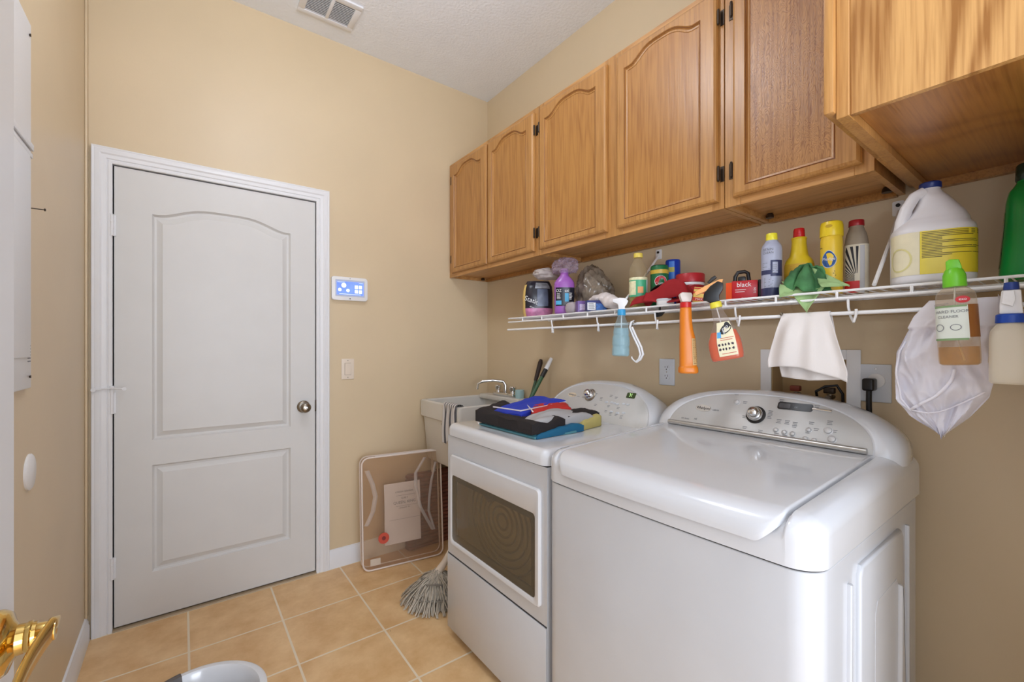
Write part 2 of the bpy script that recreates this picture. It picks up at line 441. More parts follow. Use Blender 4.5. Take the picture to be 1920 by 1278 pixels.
# baseboards: profile extruded
def baseboard(name, y0, y1, x, side):
    bm = B()
    prof = [(0, 0), (.014, 0), (.014, .065), (.011, .072), (.011, .082), (.007, .09), (.006, .1), (0, .104)]
    if side == 'L': prism(bm, [(x+a, b) for a, b in prof], 'xz', y0, y1)
    if side == 'B': prism(bm, [(y1-a, b) for a, b in prof], 'yz', y0, x)
    if side == 'R': prism(bm, [(x-a, b) for a, b in prof], 'xz', y0, y1)
    return struct(part(name, bm, M['trim'], smooth=30))
baseboard('baseboard_left', 0.0, YB-.02, XL, 'L')
baseboard('baseboard_back', 0.652, YB, XR, 'B')
baseboard('baseboard_right', 0.0, YB, XR, 'R')
# white closed door: moulded leaf, casing, threshold
DX0, DX1, DZ0, DZ1 = -0.242, 0.584, 0.012, 2.040
YD = YB+.003       # door face
def moulded(bm, rect, par, prof, y, rise=0.0, shoulder=.1):
    (p0, p1, q0, q1) = rect; inner = inset_outline(par, 0, rise, shoulder)
    rings = [[(p, y, q) for p, q in outer_match(inner, p0, p1, q0, q1)]]
    for off, h in prof: rings.append([(p, y-h, q) for p, q in inset_outline(par, off, rise, shoulder)])
    rings_mesh(bm, rings)
prof = [(0, 0), (.004, -.008), (.009, -.013), (.013, -.0135), (.034, -.0045), (.038, -.002), (.041, -.002)]
bm = B()
ZS = 0.765
moulded(bm, (DX0, DX1, ZS, DZ1), (-.112, .461, .818, 1.850), prof, YD, .052, .03)
moulded(bm, (DX0, DX1, DZ0, ZS), (-.112, .461, .218, .705), prof, YD)
box(bm, DX0, DX1, YD+.012, YD+.038, DZ0, DZ1)
for a in ((DX0, DX0+.001, DZ0, DZ1), (DX1-.001, DX1, DZ0, DZ1), (DX0, DX1, DZ0, DZ0+.001), (DX0, DX1, DZ1-.001, DZ1)):
    box(bm, a[0], a[1], YD, YD+.036, a[2], a[3])
door1 = struct(part('door_1', bm, M['door'], smooth=25)); door1['label'] = 'white closed two-panel door with an arched upper panel'
for hz in (1.777, 0.277, 1.0):
    bm = B(); tube(bm, [(-.248, YB-.007, hz-.045), (-.248, YB-.007, hz+.045)], .007, 10)
    for q in (-.046, -.015, .015, .046): tube(bm, [(-.248, YB-.007, hz+q-.001), (-.248, YB-.007, hz+q+.001)], .0082, 10)
    box(bm, -.254, -.234, YB-.003, YB+.002, hz-.045, hz+.045)
    hg = part('hinge', bm, M['trim'], door1, True)
    if hz == 1.0:
        bm = B(); tube(bm, [(-.248, YB-.007, 1.045), (-.248, YB-.009, 1.075)], .008, 10)
        tube(bm, [(-.305, YB-.024, 1.062), (-.248, YB-.018, 1.066), (-.205, YB-.03, 1.062)], .0032, 8)
        lathe(bm, [(.0, 0), (.008, 0), (.008, .006), (0, .006)], 12, (-.205, YB-.032, 1.062), 'y'); lathe(bm, [(.0, 0), (.008, 0), (.008, .006), (0, .006)], 12, (-.305, YB-.03, 1.062), 'y')
        part('hinge_stop', bm, M['trim'], hg, True)
kb = (0.524, YB, 0.92)
bm = B(); lathe(bm, [(.0, .003), (.031, .003), (.033, 0), (.032, -.004), (.026, -.008), (.013, -.010), (.011, -.03), (.018, -.036), (.026, -.046), (.027, -.056), (.022, -.066), (.012, -.070), (0, -.070)], 32, kb, 'y', cap=False)
kn = part('door_knob', bm, M['nickel'], door1, True, smooth=60)
bm = B(); lathe(bm, [(0, -.0695), (.007, -.0695), (.007, -.073), (0, -.0735)], 16, kb, 'y', cap=False); part('lock_button', bm, M['chrome'], kn, True)
bm = B(); box(bm, DX1-.002, DX1+.004, YB-.003, YB+.004, .89, .95, .001); part('strike_plate', bm, M['bronze'], door1, True)
# casing (trim_1) with stepped profile, mitred
def casing(bm, x0, x1, zt, w, y, prof):
    """prof: (distance from the opening, thickness)"""
    path_in = [(x0, 0), (x0, zt), (x1, zt), (x1, 0)]
    rows = []
    for d, h in prof:
        rows.append([(x0-d, y-h, 0), (x0-d, y-h, zt+d), (x1+d, y-h, zt+d), (x1+d, y-h, 0)])
    V = [[bm.verts.new(p) for p in r] for r in rows]
    for i in range(len(V)-1):
        for k in range(3): bm.faces.new((V[i][k], V[i][k+1], V[i+1][k+1], V[i+1][k]))
    bm.faces.new([V[i][0] for i in range(len(V))]); bm.faces.new([V[i][3] for i in range(len(V))][::-1])
cpf = [(0, -.02), (0, .009), (.004, .011), (.012, .011), (.016, .008), (.020, .012), (.034, .014), (.040, .018), (.052, .018), (.058, .016), (.063, .018), (.067, .016), (.067, 0)]
bm = B(); casing(bm, DX0-.004, DX1+.004, DZ1+.004, 0, YB, cpf); struct(part('trim_1', bm, M['trim'], smooth=25))
bm = B()
box(bm, DX0-.013, DX0-.004, YB+.04, YB+.09, 0, DZ1+.01); box(bm, DX1+.004, DX1+.013, YB+.04, YB+.09, 0, DZ1+.01); box(bm, DX0-.013, DX1+.013, YB+.042, YB+.09, DZ1+.004, DZ1+.015)
box(bm, DX0-.013, DX1+.013, YB+.09, YB+.1, 0, DZ1+.015)
struct(part('trim_2', bm, M['darkgap'], smooth=0))
bm = B(); prism(bm, [(YB-.016, 0), (YB-.012, .005), (YB+.03, .009), (YB+.06, .009), (YB+.06, 0)], 'yz', DX0-.004, DX1+.004)
struct(part('trim_3', bm, mat('threshold_metal', (170, 150, 122), .5, metal=.2), smooth=0))
# vertical bead in the far left corner, painted like the wall
bm = B(); box(bm, XL, XL+.008, YB-.035, YB, .1, ZC, .003); struct(part('trim_4', bm, M['wall']))
# near door standing open at the left, brass lever
bm = B(); box(bm, -.188, -.153, -.015, .7375, .01, 2.04, .0015)
door2 = struct(part('door_2', bm, M['jamb'], smooth=30)); door2['label'] = 'white door standing open beside the camera'
lz, ly = 0.945, 0.672
bm = B(); lathe(bm, [(0, 0), (.033, 0), (.033, .004), (.029, .010), (.020, .013), (.015, .016), (.0135, .03), (0, .03)], 40, (-.153, ly, lz), 'x', cap=False)
rs = part('door_rose', bm, M['brass'], door2, True, smooth=50)
bm = B()
lathe(bm, [(.0135, .02), (.0155, .024), (.0155, .026), (.012, .028), (.0105, .040), (.0095, .044), (0, .044)], 32, (-.153, ly, lz), 'x', cap=False)
# lever: blade sweeping back to the hinge side
def lever_pt(u, v):
    y = ly+.018-.135*u; c = math.sin(v*2*PI); q = math.cos(v*2*PI)
    w_ = min(1, .10+u*7)
    h = .013*w_*(1-.25*u); tck = .0042*w_**.5
    x = -.1095-.010*u-.004*math.sin(u*PI)
    return (x+tck*c, y, lz+.004*(1-w_)+.002-.010*u*u+h*q)
grid(bm, 30, 20, lever_pt)
for e in (0, 1):
    bm.faces.new([bm.verts.new(lever_pt(e, k/20)) for k in range(20)])
bmesh.ops.remove_doubles(bm, verts=bm.verts, dist=.00005)
part('door_lever', bm, M['brass'], door2, True, smooth=60)

# ================================================================ CEILING
vent = thing('ceiling_vent', 'white slatted air vent in the ceiling near the back wall', 'vent', (0.60, 2.342, ZC))
bm = B()
x0, x1, y0, y1 = -.135, .135, -.106, .106
for a in ((x0, x1, y0, y0+.03), (x0, x1, y1-.03, y1), (x0, x0+.03, y0+.03, y1-.03), (x1-.03, x1, y0+.03, y1-.03), (-.008, .008, y0+.03, y1-.03)):
    box(bm, a[0], a[1], a[2], a[3], -.01, 0, .002)
part('vent_frame', bm, M['trim'], vent)
bm = B(); box(bm, x0+.028, x1-.028, y0+.028, y1-.028, -.002, 0); part('vent_backing', bm, mat('vent_dark', (150, 152, 156), .8), vent)
for s in (-1, 1):
    bm = B()
    for k in range(13):
        yy = y0+.036+k*.0115
        t = bmesh.new(); bmesh.ops.create_cube(t, size=1)
        Mx = Matrix.Translation((s*.0565, yy, -.0065)) @ Matrix.Rotation(math.radians(24), 4, 'X') @ Matrix.Diagonal((.096, .0098, .0012, 1))
        bmesh.ops.transform(t, matrix=Mx, verts=t.verts); merge(bm, t)
    o = part('louvers', bm, M['trim'], vent, smooth=0)
lamp = thing('ceiling_light', 'white round flush ceiling light over the middle of the room', 'light', (0.36, 1.25, ZC))
bm = B(); lathe(bm, [(0, 0), (.20, 0), (.20, -.05), (.19, -.055), (.19, -.01), (0, -.01)], 48, cap=False); part('lamp_base', bm, M['trim'], lamp)
bm = B(); lathe(bm, [(.188, -.02), (.186, -.06), (.17, -.08), (.12, -.095), (.06, -.1), (0, -.101)], 48, cap=False)
part('lamp_shade', bm, mat('glowing_diffuser', (255, 250, 244), .5, emit=1.2), lamp)

# ================================================================ BACK WALL FITTINGS
kp = thing('alarm_keypad', 'white wall-mounted alarm touchscreen with a lit blue screen beside the door', 'alarm panel', (0.765, YB, 1.575))
bm = B(); prism(bm, rrect(-.1, .1, -.066, .066, .012), 'xz', 0, -.022, .005, 3); part('housing', bm, M['plastic'], kp)
bm = B(); prism(bm, rrect(-.081, .083, -.045, .05, .003), 'xz', -.0216, -.0226); part('bezel', bm, mat('pale_blue_bezel', (196, 206, 226), .3), kp)
bm = B(); prism(bm, rrect(-.074, .076, -.036, .04, .002), 'xz', -.0224, -.0234); sn = part('screen', bm, M['screen'], kp)
bm = B()
for x, z, r in ((-.035, .018, .0135), (-.057, -.008, .0095), (-.012, -.010, .0095)): prism(bm, disc(x, z, r), 'xz', -.0232, -.0239)
for x in (.035, .058):
    for z in (.012, -.014): prism(bm, rrect(x-.009, x+.009, z-.010, z+.010, .002), 'xz', -.0232, -.0239)
bars(bm, [(-.07, -.03, .035), (.05, .072, .035), (-.06, .06, -.031)], lambda x, y: (x, -.0236, y), .002)
part('screen_icons', bm, M['screen2'], sn)
bm = B(); lathe(bm, [(0, 0), (.0035, 0), (.0035, -.001), (0, -.001)], 12, (0, -.022, -.0565), 'y'); part('button', bm, M['inkdark'], kp); bm = B(); lathe(bm, [(0, 0), (.002, 0), (.002, -.001), (0, -.001)], 12, (0, -.022, .058), 'y'); part('sensor', bm, M['inkdark'], kp)
sw = thing('light_switch', 'ivory rocker light switch on the wall right of the door', 'light switch', (0.7575, YB, 1.117))
bm = B(); box(bm, -.036, .036, -.006, 0, -.059, .059, .003, 3); part('switch_plate', bm, M['ivory'], sw)
bm = B(); prism(bm, [(-.006, -.033), (-.0075, -.033), (-.012, .033), (-.006, .033)], 'yz', -.0165, .0165, 0); part('rocker', bm, M['ivory'], sw)
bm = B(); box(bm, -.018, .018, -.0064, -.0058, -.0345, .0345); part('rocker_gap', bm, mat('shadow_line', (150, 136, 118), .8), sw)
for z in (-.048, .048):
    bm = B(); lathe(bm, [(0, 0), (.003, 0), (.003, -.001), (0, -.001)], 10, (0, -.006, z), 'y'); part('screw', bm, M['nickel'], sw)

# ================================================================ LEFT WALL FITTINGS
ep = thing('electrical_panel', 'white electrical panel cover screwed to the left wall', 'breaker panel', (XL, 1.50, 1.14))
bm = B(); box(bm, 0, .012, -.178, .178, 0, .95, .003); part('panel_cover', bm, M['jamb'], ep)
bm = B(); box(bm, .0122, .016, -.15, .15, .08, .60, .002); box(bm, .0122, .017, -.178, .178, .62, .636, .001); box(bm, .0122, .015, -.178, .178, .60, .612, .001); part('panel_door', bm, M['jamb'], ep)
for y, z in ((.16, .03), (.16, .915), (-.16, .03), (-.16, .915)):
    bm = B(); lathe(bm, [(0, .003), (.004, .003), (.003, 0), (0, 0)][::-1], 10, (.012, y, z), 'x', cap=False); part('screw', bm, M['bronze'], ep)
bm = B(); bars(bm, [(0, .03, k*.008) for k in range(6)], lambda x, y: (.0126, .140+x, .07+y), .003); part('rating_label', bm, M['ink'], ep)
bm = B(); lathe(bm, [(0, -.002), (.0022, -.002), (.0015, 0), (.0012, .03), (.0035, .03), (.0035, .033), (0, .034)], 10, (XL+.002, 1.697, 1.615), 'x', cap=False)
tag(part('nail', bm, M['bronze']), 'dark nail sticking out of the left wall beside the white panel', 'nail')
bm = B(); lathe(bm, [(0, 0), (.048, 0), (.048, .004), (.044, .007), (0, .009)], 40, (XL, 1.712, .913), 'x', cap=False)
tag(part('wall_bumper', bm, M['plastic'], smooth=50), 'round white door bumper disc on the left wall', 'door stop')

# ================================================================ UPPER CABINETS
XF = 1.42; CZ0, CZ1 = 1.70, 2.445
def cab_door(parent, y0, y1, z0, z1, hinge_side, panel_mat):
    """door in the plane X; y0<y1"""
    xf = XF-.020
    st = .055
    par = (y0+st, y1-st*.72, z0+st*.5, z1-.066); ino = lambda d: inset_outline(par, d, .042, .08); inner = ino(0)
    bm = B()
    out = outer_match(inner, y0, y1, z0, z1)
    def R(pts, x): return [(x, p, q) for p, q in pts]
    rings = [R(out, XF-.001), R(out, xf+.010), R(offset(out, .003), xf+.004), R(offset(out, .010), xf), R(inner, xf), R(ino(.002), xf+.003), R(ino(.005), xf+.003), R(ino(.007), xf+.008), R(ino(.012), xf+.009), R(ino(.014), xf+.0125)]
    rings_mesh(bm, rings, True, True)
    d = part('door', bm, M['oak'], parent, True, smooth=25)
    bm = B(); ins = ino(.0135); prism(bm, ins, 'yz', xf+.0125, xf+.0112)
    part('door_panel', bm, panel_mat, d, True, smooth=25)
    bm = B(); rings_mesh(bm, [R(ino(.0018), xf+.0028), R(ino(.0034), xf+.0014), R(ino(.0050), xf+.0028)], False, False); part('moulding_bead', bm, M['stain'], d, True, smooth=60)
    for hz in (z0+.09, z1-.09):
        bm = B(); yy = y1+.004 if hinge_side == 'far' else y0-.004
        tube(bm, [(xf+.006, yy, hz-.022), (xf+.006, yy, hz+.022)], .0045, 10)
        for q in (-.024, .024): lathe(bm, [(0, -.003), (.0035, -.001), (.0035, .001), (0, .003)], 10, (xf+.006, yy, hz+q), cap=False)
        box(bm, XF-.002, XF+.0, yy-.013 if hinge_side != 'far' else yy, yy if hinge_side != 'far' else yy+.013, hz-.025, hz+.025)
        part('hinge', bm, M['bronze'], d, True)
def cabinet(y0, y1, doors, label, plugs, zlow=CZ0):
    c = thing('wall_cabinet', label, 'cabinet', (XF, (y0+y1)/2, zlow), group='oak wall cabinets along the right wall')
    g = .0008
    bm = B()
    box(bm, XF+.018, XR-.001, y0+g, y0+.016, CZ0, CZ1); box(bm, XF+.018, XR-.001, y1-.016, y1-g, CZ0, CZ1)
    box(bm, XF+.018, XR-.001, y0+.016, y1-.016, CZ0+.018, CZ0+.034); box(bm, XF+.018, XR-.001, y0+.016, y1-.016, CZ1-.018, CZ1)
    box(bm, XR-.008, XR-.001, y0+.016, y1-.016, CZ0+.034, CZ1-.018)
    part('body', bm, M['oak_y'], c, True, smooth=0)
    bm = B(); box(bm, XR-.022, XR-.0015, y0+.017, y1-.017, CZ0-.004, CZ0+.0178); part('back_rail', bm, M['oak_x'], c, True, smooth=0)
    # face frame: stiles (vertical grain) and rails
    xs = [y0+g]+[d for d in doors[1]]+[y1-g]
    for a, b in doors[1]: bm = B(); box(bm, XF, XF+.0178, a, b, CZ0, CZ1, .0008, 1); part('face_stile', bm, M['oak'], c, True, smooth=0)
    st = sorted(doors[1])
    for (a, b), (c2, d2) in zip(st, st[1:]):
        for za, zb in ((CZ0, CZ0+.042), (CZ1-.042, CZ1)):
            bm = B(); box(bm, XF, XF+.0176, b+.0002, c2-.0002, za, zb, .0008, 1); part('face_rail', bm, M['oak_y'], c, True, smooth=0)
    for (a, b, hs, pm) in doors[0]: cab_door(c, a, b, 1.724, 2.418, hs, pm)
    for y in plugs:
        bm = B(); lathe(bm, [(0, 0), (.013, 0), (.012, .010), (.008, .016), (0, .016)], 16, (1.662, y, CZ0+.002), cap=False)
        part('mounting_knob', bm, M['bronze'], c, True)
    return c
cabinet(1.669, 2.584, ([(2.122, 2.535, 'far', M['oak_panel']), (1.694, 2.105, 'near', M['oak_panel'])], [(1.6698, 1.712), (2.095, 2.135), (2.520, 2.583)]),
        'oak wall cabinet with two arched doors in the back corner', (2.55, 1.70))
cabinet(.7336, 1.6675, ([(1.222, 1.650, 'far', M['oak_panel']), (.750, 1.168, 'near', M['oak_panel'])], [(.7346, .775), (1.150, 1.24), (1.630, 1.6665)]),
        'oak wall cabinet with two arched doors, middle of the row', ())
cabinet(.342, .7320, ([(.366, .700, 'far', M['oak_fine'])], [(.3428, .385), (.680, .7312)]),
        'single-door oak wall cabinet above the bleach jug', (.695, .372))
# deep end cabinet, seen from its plain side
ec = thing('end_cabinet', 'deep oak cabinet hung from the near wall, seen from its plain side panel', 'cabinet', (1.04, .15, CZ0))
bm = B(); box(bm, 1.045, 1.058, YN+.001, .290, CZ0+.002, 2.6); part('side_panel', bm, M['oak_side'], ec, True, smooth=0)
bm = B(); box(bm, 1.040, 1.075, .2905, .312, CZ0, 2.6, .001, 1); box(bm, 1.0752, 1.690, .2905, .312, CZ0, CZ0+.04); box(bm, 1.690, XR-.002, .2905, .312, CZ0, 2.6); part('face_frame', bm, M['oak'], ec, True, smooth=0)
bm = B(); box(bm, 1.0582, XR-.002, YN+.001, .290, CZ0+.018, CZ0+.03); part('bottom_panel', bm, M['oak_under'], ec, True, smooth=0)
bm = B(); box(bm, XR-.022, XR-.002, YN+.001, .290, CZ0-.004, CZ0+.0178); part('back_rail', bm, M['oak_x'], ec, True, smooth=0)
bm = B(); box(bm, 1.0582, XR-.002, YN+.001, .290, 2.585, 2.6); part('top_panel', bm, M['oak_x'], ec, True, smooth=0)
bm = B(); box(bm, 1.028, 1.375, .3125, .330, CZ0+.012, 2.58, .003); part('door', bm, M['oak'], ec, True)
bm = B(); box(bm, 1.382, XR-.015, .3125, .330, CZ0+.012, 2.58, .003); part('door', bm, M['oak'], ec, True)

# ================================================================ WIRE SHELF
SX, SZ = 1.42, 1.398
ws = thing('wire_shelf', 'white coated wire shelf with a hang rail under the oak cabinets', 'shelf', (1.57, 1.0, 1.39))
Y0s, Y1s = 0.0, 1.925
bm = B()
for x, z, r in ((SX, SZ, .0035), (SX, SZ-.020, .0038), (1.52, SZ-.006, .003), (1.62, SZ-.006, .003), (XR-.012, SZ-.004, .003)):
    tube(bm, [(x, Y0s, z), (x, Y1s, z)], r, 8)
part('long_wires', bm, M['wire'], ws, True)
bm = B(); k = 0; y = Y0s+.01
while y < Y1s:
    tube(bm, [(XR-.010, y, SZ-.001), (SX, y, SZ)], .0016, 5); y += .0254
part('deck_wires', bm, M['wire'], ws, True)
y = .118
while y < Y1s:
    bm = B(); tube(bm, [(SX, y, SZ-.002), (SX, y, SZ-.019)], .0035, 6); y += .153; part('lip_link', bm, M['wire'], ws, True)
bm = B(); tube(bm, [(SX-.004, .0, SZ-.061), (SX-.004, Y1s, SZ-.061)], .0052, 10); part('hang_rail', bm, M['wire'], ws, True)
for y in (.40, .70, 1.0, 1.29, 1.58):
    bm = B()
    tube(bm, [(SX+.002, y, SZ-.018), (SX+.006, y, SZ-.045), (SX+.010, y-.004, SZ-.07), (SX+.004, y-.012, SZ-.085), (SX-.008, y-.016, SZ-.084), (SX-.013, y-.022, SZ-.066), (SX-.012, y-.022, SZ-.052)], .0032, 8)
    part('rail_hook', bm, M['wire'], ws, True)
for y in (.358, 1.188):
    bm = B(); prism(bm, rrect(y-.014, y+.014, 1.640, 1.684, .004), 'yz', XR, XR-.006, .001)
    tube(bm, [(XR-.012, y-.004, 1.652), (1.60, y-.006, 1.543), (SX+.01, y-.012, 1.408)], .005, 8)
    br = part('support_brace', bm, M['wire'], ws, True)
    bm = B(); lathe(bm, [(0, 0), (.0055, 0), (.0055, .003), (0, .003)], 12, (XR-.0095, y, 1.671), 'x'); part('screw', bm, M['black'], br, True)
bm = B(); box(bm, XR-.018, XR-.0005, 0.0, 1.87, 1.345, 1.393, .001, 1)
tag(part('ledger_board', bm, M['ledger'], smooth=0), 'tan painted wood strip on the wall just behind the wire shelf', 'board')

# ================================================================ WALL OUTLETS
def duplex(name, label, x, y, z, big=False):
    t = thing(name, label, 'outlet', (x, y, z))
    w2 = .0385; bm = B(); box(bm, -.006, 0, -w2, w2, -.0585, .0585, .003, 3); part('cover_plate', bm, M['grey_plate'], t)
    if not big:
        for q in (-.0195, .0195):
            bm = B(); prism(bm, [(a, max(q-.0135, min(q+.0135, b))) for a, b in disc(0, q, .0170)], 'yz', -.0055, -.0075); r = part('receptacle', bm, M['grey_plate'], t)
            bm = B()
            for s, hh in ((-1, .0045), (1, .0035)): box(bm, -.0079, -.0074, s*.0063-.0011, s*.0063+.0011, q+.003-hh, q+.003+hh)
            prism(bm, disc(0, q-.0075, .0024, n=10), 'yz', -.0074, -.0079); part('slots', bm, M['inkdark'], r)
        bm = B(); lathe(bm, [(0, -.0015), (.0025, -.001), (.003, 0), (0, 0)], 10, (-.006, 0, 0), 'x', cap=False); part('screw', bm, M['chrome'], t)
    else:
        bm = B(); prism(bm, disc(-.002, .008, .022), 'yz', -.0055, -.009, .001); part('receptacle', bm, M['plastic'], t)
        bm = B(); lathe(bm, [(0, -.0015), (.0025, -.001), (.003, 0), (0, 0)], 10, (-.006, 0, .045), 'x', cap=False); part('screw', bm, M['chrome'], t)
    return t
duplex('wall_outlet', 'white duplex outlet on the wall between the two machine consoles', XR, 1.146, 1.134)
duplex('dryer_outlet', 'white single outlet plate with a black plug in it', XR, .412, 1.134, True)
ob = thing('washer_outlet_box', 'white framed recessed water valve box behind the right-hand machine', 'valve box', (XR, .60, 1.13))
bm = B()
box(bm, XR-.006, XR-.0001, .714, .751, 1.00, 1.237, .002); box(bm, XR-.006, XR-.0001, .449, .487, 1.00, 1.237, .002); box(bm, XR-.006, XR-.0001, .4872, .7138, 1.205, 1.237, .002)
part('box_frame', bm, M['plastic'], ob, True)
bm = B(); e = .0005
box(bm, XR+.085, XR+.088, NY0+e, NY1-e, NZ0+e, NZ1-e); box(bm, XR, XR+.085, NY0+e, NY0+.003, NZ0+e, NZ1-e); box(bm, XR, XR+.085, NY1-.003, NY1-e, NZ0+e, NZ1-e); box(bm, XR, XR+.085, NY0+.003, NY1-.003, NZ0+e, NZ0+.003); box(bm, XR, XR+.085, NY0+.003, NY1-.003, NZ1-.003, NZ1-e)
part('box_recess', bm, mat('beige_recess', (186, 156, 112), .6), ob, True)
for y, cm, nm in ((.648, mat('red_valve', (120, 48, 30), .5), 'hot_valve'), (.545, M['bronze'], 'cold_valve')):
    bm = B(); tube(bm, [(XR+.04, y, NZ0+.004), (XR+.04, y, 1.085)], .009, 12); tube(bm, [(XR+.015, y, 1.075), (XR+.065, y, 1.075)], .008, 10)
    v = part(nm, bm, M['nickel'], ob, True)
    bm = B(); box(bm, XR+.022, XR+.045, y-.016, y+.016, 1.088, 1.108, .004); part('valve_handle', bm, cm, v, True)
bm = B(); P0 = [(XR+.04, .507, NZ0+.01), (XR+.03, .507, 1.09), (XR+.02, .52, 1.118), (XR+.01, .55, 1.113), (XR+.005, .575, 1.095), (XR+.03, .58, 1.07), (XR+.04, .58, NZ0+.01)]
tube(bm, P0, .0045, 8); part('supply_hose', bm, M['cord'], ob, True)
pc = thing('power_cord', 'black power cord with a plug, hanging from the outlet behind the right-hand machine', 'cord', (XR-.02, .421, 1.14))
bm = B(); box(bm, XR-.050, XR-.0095, .406, .436, 1.112, 1.150, .006, 3); part('plug', bm, M['black'], pc, True)
bm = B(); tube(bm, [(XR-.034, .421, 1.118), (XR-.036, .421, 1.08), (XR-.034, .420, 1.0), (XR-.030, .42, .8), (XR-.03, .42, .2), (XR-.03, .50, .03)], .0075, 10); part('cable', bm, M['cord'], pc, True)

# ================================================================ LAUNDRY SINK
sk = thing('laundry_sink', 'white plastic utility tub sink in the back corner', 'sink', (1.46, 2.335, 0))
SX0, SX1, SY0, SY1, SZT = 1.203, 1.716, 2.085, 2.580, .912
bm = B()
def skr(d, z, taper=0.0, n=5): return [(p, q, z) for p, q in rrect(SX0+d+taper, SX1-d-taper*.4, SY0+d+taper, SY1-d-taper*.4, .02+.01*(d > 0), n)]
rings_mesh(bm, [skr(.035, .545, .0), skr(.028, .56), skr(.012, .805), skr(.0, .815), skr(0, SZT-.004), skr(.004, SZT), skr(.022, SZT), skr(.027, SZT-.006), skr(.045, .60), skr(.07, .585)], True, True)
part('tub', bm, M['sink'], sk, True, smooth=35)
for x in (SX0+.07, SX1-.05):
    for y in (SY0+.07, SY1-.05):
        bm = B(); tube(bm, [(x, y, .553), (x, y, 0)], .014, 10); part('leg', bm, M['plastic'], sk, True)
bm = B(); box(bm, 1.630, 1.715, SY0+.03, SY1-.03, SZT-.02, SZT+.012, .008, 3); part('faucet_ledge', bm, M['sink'], sk, True)
bm = B(); text(bm, 'MUSTEE', .017, lambda x, y: (SX0+.0005 if True else 0, 2.262-x, .792+y+.001)); part('lettering', bm, M['inkdark'], sk, True, smooth=0)
bm = B(); tube(bm, [(1.51, 2.333, .55+.04), (1.51, 2.333, .589)], .03, 20); part('drain', bm, M['chrome'], sk, True)
fc = thing('faucet', 'chrome two-handle faucet on the back of the utility sink', 'faucet', (1.67, 2.30, SZT+.012))
bm = B(); box(bm, 1.645, 1.70, 2.19, 2.41, SZT+.0125, SZT+.035, .008, 3)
tube(bm, [(1.672, 2.30, SZT+.03), (1.672, 2.30, SZT+.085), (1.66, 2.31, SZT+.108), (1.60, 2.34, SZT+.116), (1.54, 2.37, SZT+.110), (1.515, 2.385, SZT+.095), (1.51, 2.388, SZT+.06)], [.012, .012, .011, .010, .009, .009, .010], 14)
part('spout', bm, M['chrome'], fc, True, smooth=50)
for y in (2.22, 2.38):
    bm = B(); lathe(bm, [(0, .0), (.016, 0), (.013, .012), (.019, .020), (.022, .04), (.018, .046), (0, .048)], 12, (1.672, y, SZT+.034), cap=False); part('tap_handle', bm, M['chrome'], fc, True, smooth=30)
bm = B(); t = Bottle([(0, .024, .024, 2.5), (.03, .027, .027, 2.5), (.052, .026, .026, 2.5)]); t.body(bm)
o = tag(part('scrub_sponge', bm, mat('pale_blue', (170, 205, 210), .6)), 'pale blue scrubber behind the faucet of the utility sink', 'sponge'); o.location = (1.676, 2.155, SZT+.0122)
# striped towel over the rim
def towel_pt(u, v):
    # u across (Y), v along the drape
    w0 = .155-.03*v; y = 2.258-.152*u-.006*math.sin(v*5)
    L = v*.36
    if L < .10: p = (SX0+.036+.004*u, y, SZT-.10+L+.004)
    elif L < .14:
        a = (L-.10)/.04*PI; p = (SX0+.013+.022*math.cos(a), y, SZT+.004+.012*math.sin(a))
    else:
        l = (L-.14); y = y-.012*(l/.22)*(1-u); ln = .22*(1.0 if u < .3 else 1.0-.6*(u-.3)/.7)
        p = (SX0-.009-.006*math.sin(u*22+1)*min(1, l*20), y, SZT+.004-l/.22*ln)
    return (p[0], p[1]+.004*math.sin(v*9+u*3), p[2])
tw_m, t_, p_ = nt('striped_cotton')
tc = t_.nodes.new('ShaderNodeTexCoord'); sp = t_.nodes.new('ShaderNodeSeparateXYZ'); uvm = t_.nodes.new('ShaderNodeUVMap')
t_.links.new(uvm.outputs[0], sp.inputs[0])
ma = t_.nodes.new('ShaderNodeMath'); ma.operation = 'MULTIPLY'; ma.inputs[1].default_value = 6.0; t_.links.new(sp.outputs[0], ma.inputs[0])
fr = t_.nodes.new('ShaderNodeMath'); fr.operation = 'FRACT'; t_.links.new(ma.outputs[0], fr.inputs[0])
gt = t_.nodes.new('ShaderNodeMath'); gt.operation = 'GREATER_THAN'; gt.inputs[1].default_value = .64; t_.links.new(fr.outputs[0], gt.inputs[0])
mx = t_.nodes.new('ShaderNodeMix'); mx.data_type = 'RGBA'; mx.inputs[6].default_value = s2l((214, 210, 206)); mx.inputs[7].default_value = s2l((92, 92, 98)); t_.links.new(gt.outputs[0], mx.inputs[0]); t_.links.new(mx.outputs[2], p_.inputs['Base Color']); p_.inputs['Roughness'].default_value = .9
bm = B(); NU, NV = 40, 50; grid(bm, NU, NV, towel_pt)
uvl = bm.loops.layers.uv.new('UVMap'); bm.verts.ensure_lookup_table()
for f in bm.faces:
    for l in f.loops:
        i = l.vert.index if l.vert.index >= 0 else 0
bm.verts.index_update()
for f in bm.faces:
    for l in f.loops:
        i = l.vert.index; l[uvl].uv = ((i % (NU+1))/NU, (i//(NU+1))/NV)
o = tag(part('dish_towel', bm, tw_m, smooth=60), 'white and grey striped towel draped over the rim of the utility sink', 'towel'); solid(o, .0015)
